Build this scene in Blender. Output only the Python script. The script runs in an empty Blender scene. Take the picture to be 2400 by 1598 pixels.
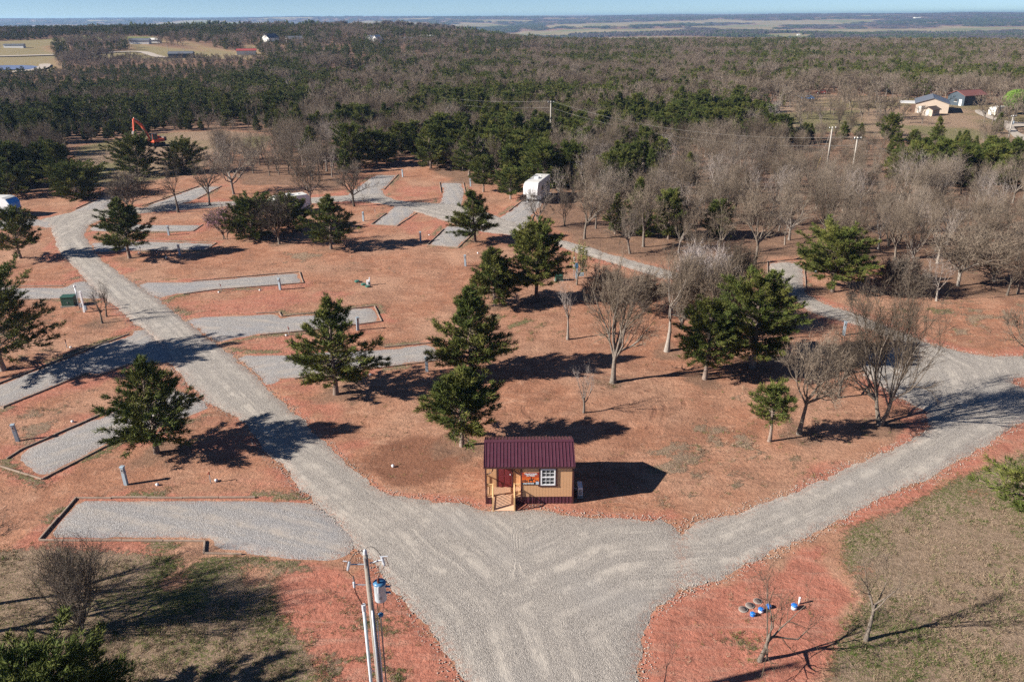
import bpy, bmesh, math, random
import numpy as np
from mathutils import Vector, Matrix, noise as mnoise
from mathutils.geometry import delaunay_2d_cdt

S = bpy.context.scene
COL = S.collection
R = math.radians
# ------------------------------------------------------------------ camera
W_, H_, F_ = 2400.0, 1598.0, 1850.0           # photograph's pixels, focal length in pixels
PITCH, ROLL, CAMH = R(22.4), R(0.38), 30.0
fw = np.array([0, math.cos(PITCH), -math.sin(PITCH)])
r0 = np.array([1.0, 0, 0]); u0 = np.array([0, math.sin(PITCH), math.cos(PITCH)])
rt = math.cos(ROLL) * r0 - math.sin(ROLL) * u0
up = math.sin(ROLL) * r0 + math.cos(ROLL) * u0
cam = bpy.data.cameras.new('camera')
cam.sensor_width = 36.0; cam.lens = 36.0 * F_ / W_
cam.clip_start = 0.5; cam.clip_end = 90000
co = bpy.data.objects.new('camera', cam); COL.objects.link(co)
M = Matrix(((rt[0], up[0], -fw[0], 0), (rt[1], up[1], -fw[1], 0), (rt[2], up[2], -fw[2], CAMH), (0, 0, 0, 1)))
co.matrix_world = M
S.camera = co
# ------------------------------------------------------------------ light
SUN_EL, SHADOW_AZ = R(28.0), R(15.0)          # shadows fall to +X, a little to +Y
sun_dir = Vector((-math.cos(SHADOW_AZ) * math.cos(SUN_EL), -math.sin(SHADOW_AZ) * math.cos(SUN_EL), math.sin(SUN_EL)))
wd = bpy.data.worlds.new('World'); S.world = wd; wd.use_nodes = True
nt = wd.node_tree; nt.nodes.clear()
sky = nt.nodes.new('ShaderNodeTexSky'); sky.sky_type = 'NISHITA'; sky.sun_disc = False
sky.sun_elevation = SUN_EL
sky.sun_rotation = math.atan2(sun_dir.x, sun_dir.y)
sky.altitude = 300; sky.air_density = 0.5; sky.dust_density = 0.0; sky.ozone_density = 5.0
bg = nt.nodes.new('ShaderNodeBackground'); bg.inputs[1].default_value = 0.05
ow = nt.nodes.new('ShaderNodeOutputWorld')
nt.links.new(sky.outputs[0], bg.inputs[0]); nt.links.new(bg.outputs[0], ow.inputs[0])
sl = bpy.data.lights.new('sun', 'SUN'); sl.energy = 5.0; sl.angle = R(0.53); sl.color = (1.0, 0.93, 0.84)
so = bpy.data.objects.new('sun', sl); COL.objects.link(so)
so.rotation_euler = sun_dir.to_track_quat('Z', 'Y').to_euler(); so.location = (-60, -30, 80)
S.view_settings.view_transform = 'Standard'; S.view_settings.look = 'None'
S.view_settings.gamma = 1.0; S.view_settings.exposure = 1.1; S.view_settings.use_curve_mapping = False
S.cycles.use_denoising = False; S.cycles.denoiser = 'OPENIMAGEDENOISE'; S.cycles.denoising_input_passes = 'RGB_ALBEDO_NORMAL'; S.cycles.denoising_prefilter = 'ACCURATE'
S.cycles.max_bounces = 5; S.cycles.diffuse_bounces = 2; S.cycles.glossy_bounces = 2
S.cycles.transmission_bounces = 4; S.cycles.volume_bounces = 0; S.cycles.transparent_max_bounces = 8

# ------------------------------------------------------------------ pixels to places
def gp(x, y, z=0.0):
    d = fw + (x - W_ / 2) / F_ * rt - (y - H_ / 2) / F_ * up
    t = (z - CAMH) / d[2]
    return Vector((t * d[0], t * d[1], z))
def at_depth(x, y, Y):
    d = fw + (x - W_ / 2) / F_ * rt - (y - H_ / 2) / F_ * up
    t = Y / d[1]
    return Vector((t * d[0], Y, CAMH + t * d[2]))
def to_px(X, Y, Z):
    P = np.stack([X, Y, Z - CAMH], -1)
    dz = np.maximum(P @ fw, 0.1)
    return W_ / 2 + F_ * (P @ rt) / dz, H_ / 2 - F_ * (P @ up) / dz
def wpoly(px): return np.array([gp(*p)[:2] for p in px])
def height(base_px, top_px):
    b = gp(*base_px); t = at_depth(top_px[0], top_px[1], b.y)
    return t.z
def inside(P, poly):
    x, y = P[:, 0], P[:, 1]; c = np.zeros(len(P), bool); n = len(poly)
    for i in range(n):
        x1, y1 = poly[i]; x2, y2 = poly[(i + 1) % n]
        if y1 == y2: continue
        m = ((y1 > y) != (y2 > y)) & (x < (x2 - x1) * (y - y1) / (y2 - y1) + x1)
        c ^= m
    return c
def segdist(P, poly, closed=True):
    d = np.full(len(P), 1e9); n = len(poly)
    for i in range(n if closed else n - 1):
        a = poly[i]; b = poly[(i + 1) % n]; ab = b - a
        L = max(ab @ ab, 1e-9)
        t = np.clip(((P - a) @ ab) / L, 0, 1)
        q = P - a - t[:, None] * ab
        d = np.minimum(d, np.sqrt((q * q).sum(1)))
    return d
def sdf(P, poly):                               # negative inside
    d = segdist(P, poly)
    return np.where(inside(P, poly), -d, d)
def smooth(a, b, x):
    t = np.clip((x - a) / (b - a), 0, 1); return t * t * (3 - 2 * t)
def vnoise(X, Y, scale, seed=0):                # smooth value noise, vectorised, 0..1
    x = X * scale + seed * 17.3; y = Y * scale - seed * 9.7
    xi = np.floor(x); yi = np.floor(y); fx = x - xi; fy = y - yi
    fx = fx * fx * (3 - 2 * fx); fy = fy * fy * (3 - 2 * fy)
    def h(a, b):
        s = np.sin(a * 127.1 + b * 311.7 + seed * 74.7) * 43758.5453
        return s - np.floor(s)
    return (h(xi, yi) * (1 - fx) + h(xi + 1, yi) * fx) * (1 - fy) + (h(xi, yi + 1) * (1 - fx) + h(xi + 1, yi + 1) * fx) * fy
def fbm(X, Y, scale, seed=0, oct=3):
    s = 0; a = 0.5; t = 0
    for i in range(oct):
        s = s + a * vnoise(X, Y, scale * 2 ** i, seed + i); t += a; a *= 0.5
    return s / t
def terrain(X, Y):                              # level campground, a rise at the far left, then a wide valley
    X = np.asarray(X, float); Y = np.asarray(Y, float)
    r = np.sqrt(X * X + Y * Y)
    left = smooth(60, -220, X - 0.02 * r)
    edge = 900 + 260 * left + 120 * (fbm(X, Y, 1 / 500.0, 15, 2) - 0.5)
    h = left * 15 * smooth(430, 930, r) - smooth(0, 1.0, (r - edge) / 900.0) * (52 + 15 * left)
    h = h + smooth(1300, 2600, r) * 44 * (fbm(X, Y, 1 / 1300.0, 5, 3) - 0.45)
    h = h + smooth(3800, 9000, r) * (60 + 24 * (fbm(X, Y, 1 / 4200.0, 6, 2) - 0.5))
    return h
def gpt(x, y):                                  # pixel onto the rolling land
    d = fw + (x - W_ / 2) / F_ * rt - (y - H_ / 2) / F_ * up
    t = 60.0; prev = t
    while t < 30000:
        if CAMH + t * d[2] <= float(terrain(t * d[0], t * d[1])):
            lo, hi = prev, t
            for _ in range(14):
                m = (lo + hi) / 2
                if CAMH + m * d[2] <= float(terrain(m * d[0], m * d[1])): hi = m
                else: lo = m
            t = hi; break
        prev = t; t *= 1.015
    return Vector((t * d[0], t * d[1], float(terrain(t * d[0], t * d[1]))))
def fpoly(px):                                  # far outline, edges subdivided so that it follows the land
    out = []
    for a, b in zip(px, px[1:] + px[:1]):
        n = max(1, int(abs(b[0] - a[0]) / 60))
        for i in range(n): out.append(gpt(a[0] + (b[0] - a[0]) * i / n, a[1] + (b[1] - a[1]) * i / n)[:2])
    return np.array(out)

# ------------------------------------------------------------------ node helper
class NT:
    def __init__(s, name, rough=0.9, spec=0.15):
        s.m = bpy.data.materials.new(name); s.m.use_nodes = True
        s.t = s.m.node_tree; s.n = s.t.nodes
        s.b = s.n['Principled BSDF']; s.b.inputs['Roughness'].default_value = rough
        s.b.inputs['Specular IOR Level'].default_value = spec
        s._pos = None
    def link(s, a, b): s.t.links.new(a, b)
    def new(s, t): return s.n.new(t)
    def put(s, sock, v):
        if hasattr(v, 'is_linked') or hasattr(v, 'links'): s.link(v, sock)
        elif isinstance(v, (tuple, list)) and len(v) == 3 and sock.type == 'RGBA': sock.default_value = (*v, 1)
        else: sock.default_value = v
    def pos(s):
        if s._pos is None: s._pos = s.new('ShaderNodeNewGeometry')
        return s._pos.outputs['Position']
    def obj(s): return s.new('ShaderNodeTexCoord').outputs['Object']
    def noise(s, scale, detail=4, rough=0.6, vec=None, dist=0.0):
        n = s.new('ShaderNodeTexNoise'); n.inputs['Scale'].default_value = scale
        n.inputs['Detail'].default_value = detail; n.inputs['Roughness'].default_value = rough
        n.inputs['Distortion'].default_value = dist
        s.link(vec if vec is not None else s.pos(), n.inputs['Vector']); return n.outputs[0]
    def voro(s, scale, out='Distance', vec=None, rnd=1.0):
        n = s.new('ShaderNodeTexVoronoi'); n.inputs['Scale'].default_value = scale
        n.inputs['Randomness'].default_value = rnd
        s.link(vec if vec is not None else s.pos(), n.inputs['Vector']); return n.outputs[out]
    def scale(s, vec, v):
        n = s.new('ShaderNodeMapping'); n.inputs['Scale'].default_value = v; s.link(vec, n.inputs['Vector']); return n.outputs[0]
    def math(s, op, a, b=None, clamp=False):
        n = s.new('ShaderNodeMath'); n.operation = op; n.use_clamp = clamp
        s.put(n.inputs[0], a)
        if b is not None: s.put(n.inputs[1], b)
        return n.outputs[0]
    def rng(s, v, a, b, c=0.0, d=1.0):
        n = s.new('ShaderNodeMapRange'); n.interpolation_type = 'SMOOTHSTEP'
        s.put(n.inputs['Value'], v)
        for k, q in zip(('From Min', 'From Max', 'To Min', 'To Max'), (a, b, c, d)): n.inputs[k].default_value = q
        return n.outputs[0]
    def mix(s, f, a, b, mode='MIX'):
        n = s.new('ShaderNodeMix'); n.data_type = 'RGBA'; n.blend_type = mode
        s.put(n.inputs[0], f); s.put(n.inputs[6], a); s.put(n.inputs[7], b); return n.outputs[2]
    def attr(s, name, out='Color'):
        n = s.new('ShaderNodeAttribute'); n.attribute_name = name; return n.outputs[out]
    def sep(s, c):
        n = s.new('ShaderNodeSeparateColor'); s.link(c, n.inputs[0]); return n.outputs
    def color(s, c): s.put(s.b.inputs['Base Color'], c)
    def bump(s, h, dist=0.05, strength=1.0, base=None):
        n = s.new('ShaderNodeBump'); n.inputs['Distance'].default_value = dist; n.inputs['Strength'].default_value = strength
        s.link(h, n.inputs['Height'])
        if base is not None: s.link(base, n.inputs['Normal'])
        s.link(n.outputs[0], s.b.inputs['Normal']); return n.outputs[0]
def plain(name, col, rough=0.6, var=0.12, scale=6.0, metal=0.0, spec=0.4, bump=0.0):
    k = NT(name, rough, spec); k.b.inputs['Metallic'].default_value = metal
    o = k.obj()
    n = k.noise(scale, 5, 0.65, o)
    lo = tuple(c * (1 - var) for c in col); hi = tuple(min(1, c * (1 + var)) for c in col)
    k.color(k.mix(n, lo, hi))
    k.put(k.b.inputs['Roughness'], k.rng(n, 0.2, 0.8, max(0.05, rough - 0.1), min(1, rough + 0.1)))
    if bump: k.bump(n, bump)
    return k.m

# ------------------------------------------------------------------ mesh helper
class MB:
    def __init__(s): s.v = []; s.f = []
    def add(s, vs, fs):
        o = len(s.v); s.v += [tuple(p) for p in vs]; s.f += [tuple(i + o for i in f) for f in fs]; return s
    def box(s, x0, x1, y0, y1, z0, z1, bev=0.0, mat=None):
        vs = [(x, y, z) for z in (z0, z1) for y in (y0, y1) for x in (x0, x1)]
        fs = [(0, 2, 3, 1), (4, 5, 7, 6), (0, 1, 5, 4), (1, 3, 7, 5), (3, 2, 6, 7), (2, 0, 4, 6)]
        if bev:
            b = bmesh.new()
            bv = [b.verts.new(p) for p in vs]
            for f in fs: b.faces.new([bv[i] for i in f])
            bmesh.ops.bevel(b, geom=list(b.edges), offset=bev, segments=2, affect='EDGES', profile=0.6)
            b.verts.ensure_lookup_table(); b.verts.index_update()
            vs = [v.co.copy() for v in b.verts]; fs = [[v.index for v in f.verts] for f in b.faces]; b.free()
        if mat is not None: vs = [mat @ Vector(p) for p in vs]
        return s.add(vs, fs)
    def tube(s, pts, rad, n=8, cap=True):
        pts = [Vector(p) for p in pts]; k = len(pts)
        if not isinstance(rad, (list, tuple)): rad = [rad] * k
        rings = []; ref = Vector((0.31, 0.2, 0.93))
        vs = []; fs = []
        for i, p in enumerate(pts):
            d = (pts[min(i + 1, k - 1)] - pts[max(i - 1, 0)])
            d = d.normalized() if d.length > 1e-9 else Vector((0, 0, 1))
            r_ = ref if abs(d.dot(ref)) < 0.95 else Vector((1, 0, 0))
            a = d.cross(r_).normalized(); b = d.cross(a)
            for j in range(n):
                t = 2 * math.pi * j / n
                vs.append(p + (a * math.cos(t) + b * math.sin(t)) * rad[i])
        for i in range(k - 1):
            for j in range(n):
                q = (j + 1) % n
                fs.append((i * n + j, i * n + q, (i + 1) * n + q, (i + 1) * n + j))
        if cap and n > 2: fs.append(tuple(range(n))[::-1]); fs.append(tuple((k - 1) * n + j for j in range(n)))
        return s.add(vs, fs)
    def prism(s, poly, z0, z1):                  # polygon in xy
        n = len(poly)
        vs = [(x, y, z0) for x, y in poly] + [(x, y, z1) for x, y in poly]
        fs = [tuple(range(n))[::-1], tuple(range(n, 2 * n))] + [(i, (i + 1) % n, n + (i + 1) % n, n + i) for i in range(n)]
        return s.add(vs, fs)
    def xprism(s, poly, x0, x1):                 # polygon in yz, extruded along x
        n = len(poly)
        vs = [(x0, y, z) for y, z in poly] + [(x1, y, z) for y, z in poly]
        fs = [tuple(range(n)), tuple(range(n, 2 * n))[::-1]] + [(i, n + i, n + (i + 1) % n, (i + 1) % n) for i in range(n)]
        return s.add(vs, fs)
    def lathe(s, prof, n=16, at=(0, 0, 0)):      # profile [(r,z)...]
        vs = []; fs = []; k = len(prof)
        for r, z in prof:
            for j in range(n):
                t = 2 * math.pi * j / n; vs.append((at[0] + r * math.cos(t), at[1] + r * math.sin(t), at[2] + z))
        for i in range(k - 1):
            for j in range(n):
                q = (j + 1) % n; fs.append((i * n + j, i * n + q, (i + 1) * n + q, (i + 1) * n + j))
        fs.append(tuple(range(n))[::-1]); fs.append(tuple((k - 1) * n + j for j in range(n)))
        return s.add(vs, fs)
    def mesh(s, name, mat, smooth=False):
        me = bpy.data.meshes.new(name); me.from_pydata(s.v, [], s.f); me.update()
        if mat: me.materials.append(mat)
        if smooth: me.polygons.foreach_set('use_smooth', [True] * len(me.polygons))
        return me
    def build(s, name, mat, parent=None, smooth=False):
        return link(name, s.mesh(name, mat, smooth), parent)
def link(name, me, parent=None):
    o = bpy.data.objects.new(name, me); COL.objects.link(o)
    if parent is not None: o.parent = parent
    return o
def tag(o, label=None, cat=None, group=None, kind=None):
    if label: o['label'] = label
    if cat: o['category'] = cat
    if group: o['group'] = group
    if kind: o['kind'] = kind
    return o
def thing(name, label, cat, loc=(0, 0, 0), rz=0.0, group=None, scale=None):
    o = bpy.data.objects.new(name, None); COL.objects.link(o)
    o.empty_display_size = 0.3; o.location = loc; o.rotation_euler = (0, 0, rz)
    if scale is not None: o.scale = scale
    return tag(o, label, cat, group)
def clone(src, loc, rz, label=None, group=None, scale=None):
    r_ = src.copy(); COL.objects.link(r_); r_.location = loc; r_.rotation_euler = (0, 0, rz)
    if scale is not None: r_.scale = scale
    if label: r_['label'] = label
    if group: r_['group'] = group
    for ch in src.children:
        c = ch.copy(); COL.objects.link(c); c.parent = r_
        for g in ch.children:
            d = g.copy(); COL.objects.link(d); d.parent = c
    return r_
def np_mesh(name, V, F, mat, smooth=False):
    V = np.asarray(V, np.float32); F = np.asarray(F, np.int32)
    me = bpy.data.meshes.new(name); k = F.shape[1]
    me.vertices.add(len(V)); me.vertices.foreach_set('co', V.ravel())
    me.loops.add(F.size); me.loops.foreach_set('vertex_index', F.ravel())
    me.polygons.add(len(F)); me.polygons.foreach_set('loop_start', np.arange(0, F.size, k, dtype=np.int32))
    me.update(calc_edges=True)
    if smooth: me.polygons.foreach_set('use_smooth', np.ones(len(F), bool))
    if mat: me.materials.append(mat)
    return me
def col_attr(me, name, data):
    a = me.attributes.new(name, 'FLOAT_COLOR', 'POINT'); a.data.foreach_set('color', np.asarray(data, np.float32).ravel())
# ================================================================== layout (photo pixels, laid on the ground)
ROADS = [
 [(1190,1740),(1086,1598),(1038,1534),(963,1439),(912,1381),(868,1327),(800,1240),(724,1174),(714,1164),(673,1113),(622,1063),(578,1009),(558,985),(510,955),(483,946),(442,907),(410,870),(380,825),(360,795),(326,768),(303,750),(272,723),(225,690),(184,640),(163,621),(136,591),(126,570),(119,540),(105,522),(85,515),(153,500),(190,492),(252,488),(333,482),(343,497),(248,513),(215,525),(204,543),(201,550),(211,567),(235,601),(245,611),(299,649),(323,665),(384,708),(408,728),(450,760),(510,805),(575,855),(639,914),(680,951),(731,999),(800,1067),(851,1109),(892,1147),(936,1160),(1004,1170),(1099,1174),(1120,1191),(1208,1197),(1276,1189),(1344,1204),(1446,1211),(1605,1217),(1610,1393),(1555,1419),(1514,1459),(1507,1507),(1514,1558),(1511,1598),(1530,1740)],
 [(1590,1218),(1702,1203),(1753,1192),(1845,1152),(1906,1130),(2052,1065),(2161,1016),(2178,968),(2096,931),(2060,905),(2032,887),(2000,850),(2050,815),(2127,806),(2205,808),(2246,822),(2314,832),(2400,834),(2500,836),(2500,880),(2365,887),(2395,910),(2500,930),(2500,975),(2400,989),(2365,1009),(2280,1066),(2178,1130),(2042,1181),(1940,1242),(1838,1286),(1736,1337),(1654,1373),(1590,1400)],
 [(2127,812),(2076,791),(2008,761),(1896,734),(1858,700),(1830,665),(1800,645),(1799,613),(1884,615),(1889,679),(1896,693),(1967,723),(2008,734),(2103,771),(2150,790),(2200,812),(2160,825)],
 [(248,513),(333,484),(440,476),(544,471),(714,463),(800,458),(898,452),(905,459),(936,471),(1024,476),(1082,478),(1174,508),(1240,532),(1307,560),(1371,574),(1446,599),(1531,623),(1582,635),(1640,655),(1560,655),(1514,645),(1463,625),(1395,606),(1351,596),(1307,577),(1240,556),(1198,552),(1116,543),(1058,524),(977,498),(929,485),(868,474),(800,472),(714,480),(544,482),(493,488),(343,499)],
]
LINES = [[(1300,1750),(1180,1420),(960,1230),(700,1040),(420,780),(250,650),(150,560),(210,510),(330,490),(700,472),(900,478),(1100,515),(1310,568),(1450,612),(1620,652)],
         [(1180,1420),(1420,1310),(1700,1290),(2100,1110),(2300,980),(2250,860),(2080,780),(1900,710),(1840,620)]]
# pad outline, timber runs, label
PADS = [
 ([(178,1167),(598,1167),(760,1176),(860,1260),(799,1322),(697,1317),(566,1300),(479,1298),(481,1269),(92,1266)],
  [[(598,1167),(178,1167)],[(178,1167),(92,1266)],[(92,1266),(481,1269)],[(481,1269),(479,1298)],[(479,1298),(566,1300)]], 'wide stepped gravel pad nearest the transformer pole'),
 ([(20,1079),(51,1053),(272,957),(400,902),(470,925),(500,955),(476,965),(357,1018),(340,1023),(316,1012),(214,1065),(99,1124)],
  [[(272,957),(51,1053),(15,1076)],[(0,1093),(99,1124)],[(99,1124),(316,1012)],[(316,1012),(345,1025)]], 'slanting blue grey gravel pad running behind the lone cedar'),
 ([(-60,925),(0,898),(177,829),(238,805),(303,785),(306,768),(340,765),(420,830),(430,862),(394,853),(299,856),(218,885),(201,876),(7,955),(-60,985)],
  [[(303,783),(177,829),(0,898),(-50,920)],[(299,856),(222,884)],[(201,876),(7,955)],[(-20,950),(10,958)]], 'slanting gravel pad crossed by a cedar shadow'),
 ([(1035,844),(1031,802),(899,815),(673,829),(578,829),(530,822),(560,850),(620,905),(649,900),(666,890),(785,876)],
  [[(1035,844),(785,876),(690,888)],[(1031,802),(899,815)]], 'gravel pad ending under the tallest cedars'),
 ([(895,754),(878,718),(824,723),(782,734),(660,742),(654,732),(560,738),(442,742),(400,725),(440,760),(505,805),(598,786),(748,773)],
  [[(895,754),(748,773),(610,786)],[(895,754),(878,718)],[(878,718),(660,742)],[(660,742),(654,732)],[(654,732),(600,735)]], 'gravel pad with a stepped edge behind the spired cedar'),
 ([(711,664),(702,638),(449,659),(323,659),(300,650),(340,690),(384,706),(394,694),(510,679),(656,671)],
  [[(711,664),(702,638)],[(702,638),(449,659)],[(711,664),(510,679),(430,690)]], 'long gravel pad beside the open red field'),
 ([(483,587),(507,570),(340,564),(210,569),(215,590),(238,592),(299,589)],
  [[(507,570),(483,587)],[(483,587),(310,589)],[(507,570),(345,564)]], 'short gravel pad behind the cedar at the bend'),
 ([(452,543),(476,527),(360,526),(225,522),(204,540),(245,544)],
  [[(476,527),(452,543)],[(452,543),(330,544)]], 'gravel pad at the inside of the bend'),
 ([(34,671),(150,671),(184,652),(215,660),(265,703),(170,700),(41,703),(-10,702),(-10,672)],
  [[(20,671),(150,671)],[(20,703),(120,702)]], 'gravel pad beside the green utility box'),
 ([(153,503),(177,490),(252,456),(282,459),(252,492),(200,510)],
  [[(252,456),(177,490)],[(282,459),(262,485)]], 'gravel pad reaching towards the round cedar bush'),
 ([(333,486),(466,437),(520,437),(462,467),(420,482)],
  [[(466,437),(345,480)],[(466,437),(520,437)],[(520,437),(462,467)]], 'slanting gravel pad among the bare oaks'),
 ([(800,466),(844,432),(878,410),(933,410),(899,445),(910,465),(860,474)],
  [[(933,410),(900,445)],[(878,410),(933,410)]], 'gravel pad at the wood edge under dark cedars'),
 ([(1024,484),(1035,452),(1030,428),(1086,428),(1091,452),(1082,490)],
  [[(1030,428),(1086,428)],[(1030,428),(1034,452)],[(1086,428),(1091,452)]], 'square gravel pad at the back of the loop'),
 ([(1160,515),(1191,496),(1245,450),(1300,450),(1252,503),(1239,545),(1200,548)],
  [[(1191,496),(1240,459)],[(1252,503),(1240,531)]], 'gravel pad under the white trailer'),
 ([(870,527),(929,478),(985,490),(931,530)],
  [[(870,527),(931,530)],[(931,530),(977,500)],[(870,527),(905,500)]], 'small gravel pad inside the loop'),
 ([(1001,575),(1045,528),(1125,533),(1074,581)],
  [[(1001,575),(1074,581)],[(1074,581),(1112,545)],[(1001,575),(1040,537)]], 'small gravel pad beside the slim cedar'),
 ([(1799,613),(1884,615),(1890,680),(1862,700),(1800,648)],
  [[(1799,613),(1884,615)],[(1884,615),(1889,679)],[(1799,613),(1799,640)]], 'end pad of the spur beside the round topped cedar'),
 ([(-120,520),(85,511),(130,520),(120,540),(85,530),(-120,550)], [], 'gravel pad under the blue nosed trailer'),
]
RW = [wpoly(p) for p in ROADS]; PW = [wpoly(p[0]) for p in PADS]; LW = [wpoly(p) for p in LINES]
GRASS = [wpoly(p) for p in (
 [(-300,1320),(92,1278),(480,1304),(700,1326),(640,1360),(650,1430),(720,1500),(800,1750),(-300,1900)],
 [(1975,1240),(2100,1195),(2250,1115),(2500,1030),(2800,1200),(2900,1900),(1900,1900),(1950,1520),(2030,1400),(1970,1320)])]
SPARSE = [wpoly(p) for p in (
 [(1450,1080),(1700,900),(2050,1000),(2050,1060),(1845,1145),(1700,1195),(1450,1200)],
 [(860,1380),(1100,1650),(700,1750),(740,1500)], [(1300,620),(1450,600),(1560,760),(1250,760)],
 [(2060,720),(2400,660),(2500,760),(2250,800)], [(0,700),(240,690),(270,750),(60,850),(-60,840)],
 [(30,960),(170,940),(180,1040),(20,1060)], [(1080,700),(1300,740),(1230,830),(1160,830)],
 [(400,560),(900,590),(1000,640),(700,640)], [(560,500),(860,520),(830,580),(560,580)])]
FRESH = [wpoly(p) for p in (
 [(650,1335),(800,1330),(912,1390),(1080,1598),(1180,1740),(820,1740),(700,1500)],
 [(1511,1598),(1514,1459),(1600,1396),(1940,1242),(2042,1181),(2300,1070),(2260,1105),(2000,1240),(1950,1320),(2010,1400),(1950,1500),(1900,1750),(1520,1750)],
 [(384,706),(660,684),(800,690),(760,720),(640,730),(440,738)], [(510,805),(740,780),(900,770),(860,800),(640,822)],
 [(640,905),(800,885),(820,960),(760,1010)], [(480,955),(620,1065),(560,1100),(440,1060)],
 [(905,455),(1020,475),(1015,440),(940,425)], [(940,500),(1040,540),(1000,565),(900,550)], [(700,1095),(730,1160),(500,1165),(300,1150),(420,1110)])]
DARKSOIL = [wpoly(p) for p in ([(830,1045),(930,1012),(1050,1035),(1118,1050),(1110,1080),(1000,1120),(930,1130),(900,1095)],  # dark moist, disturbed soil left of the cabin
 [(1200,640),(1540,660),(1700,880),(1640,980),(1490,1070),(1180,1015),(1150,840)], [(1230,1180),(1450,1170),(1560,1120),(1400,1090)])]  # darker brown ground among the trees; darker patch right of the cabin
WOODS = wpoly([(-900,480),(0,462),(100,445),(250,440),(300,405),(460,405),(600,425),(780,435),(860,385),(960,372),(1100,425),(1230,430),(1300,500),(1420,585),(1530,605),(1700,650),(1790,600),(1900,590),(2080,620),(2250,690),(2400,710),(3000,760),(3000,60),(-900,60)])
CLEAR = [wpoly(p) for p in (
 [(150,445),(165,345),(280,322),(420,308),(530,304),(640,314),(640,345),(600,378),(520,355),(480,405),(300,435)],
 [(1090,288),(1160,294),(1170,302),(1110,304)])]
LUSH = [wpoly(p) for p in ([(1830,262),(2010,258),(2045,296),(1900,320),(1840,302)], [(2060,290),(2280,300),(2350,325),(2200,330)], [(560,318),(640,320),(620,372),(560,352)], [(200,395),(270,380),(260,430),(190,440)])]
BASES = np.array([gp(*q)[:2] for q in ((369,1061),(788,925),(1082,1047),(304,604),(777,583),(1113,567),(1653,888),(1763,860),(1437,895),(1563,822),(1258,706),(1160,716),(590,560),(655,572),(1873,1015),(2060,995),(240,757),(1950,683))])
YARD = wpoly([(1790,240),(1900,218),(2200,228),(2400,250),(2900,270),(2900,400),(2400,352),(2300,345),(2050,326),(1950,308),(1880,318),(1800,300)])
FIELDS = [fpoly(p) for p in (
 [(-200,100),(0,97),(110,93),(180,84),(370,86),(400,100),(350,104),(480,118),(590,128),(600,140),(440,140),(330,150),(180,171),(120,172),(-200,176)],
 [(400,100),(440,96),(560,125),(640,128),(580,136),(470,122)], [(570,104),(600,104),(600,128),(575,122)],
 [(830,50),(1000,53),(985,62),(800,60)], [(800,62),(985,63),(960,67),(800,68)], [(918,85),(985,90),(995,97),(940,100),(920,92)],
 [(1775,58),(1870,50),(2060,46),(2100,48),(1950,60),(1780,63)], [(1600,64),(1720,58),(1810,59),(1830,71),(1640,70)],
 [(1780,82),(1870,78),(1910,86),(1880,92),(1800,90)], [(2200,62),(2380,64),(2380,71),(2210,70)],
 [(1300,58),(1500,52),(1700,51),(1600,58),(1400,65),(1250,66)], [(2030,94),(2310,96),(2310,101),(2040,100)])]
GROVES = [fpoly(p) for p in ([(110,110),(180,97),(290,93),(308,117),(240,126),(160,129),(120,120)], [(135,137),(300,137),(420,150),(400,169),(140,167)])]
LOWTREES = [wpoly(p) for p in ([(1820,300),(1880,318),(1950,310),(2050,328),(2300,347),(2400,352),(2520,430),(2300,405),(2080,425),(1850,425)], [(-200,172),(120,172),(330,150),(440,140),(600,140),(640,165),(500,215),(-200,240)], [(60,330),(170,300),(640,285),(660,312),(420,306),(280,322),(160,345)])]
POND = [(-150,157),(70,155),(100,160),(85,164),(40,165.5),(-150,168)]
TRACKC = gp(1360, 950)                           # centre of the ring of tyre tracks behind the cabin

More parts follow.
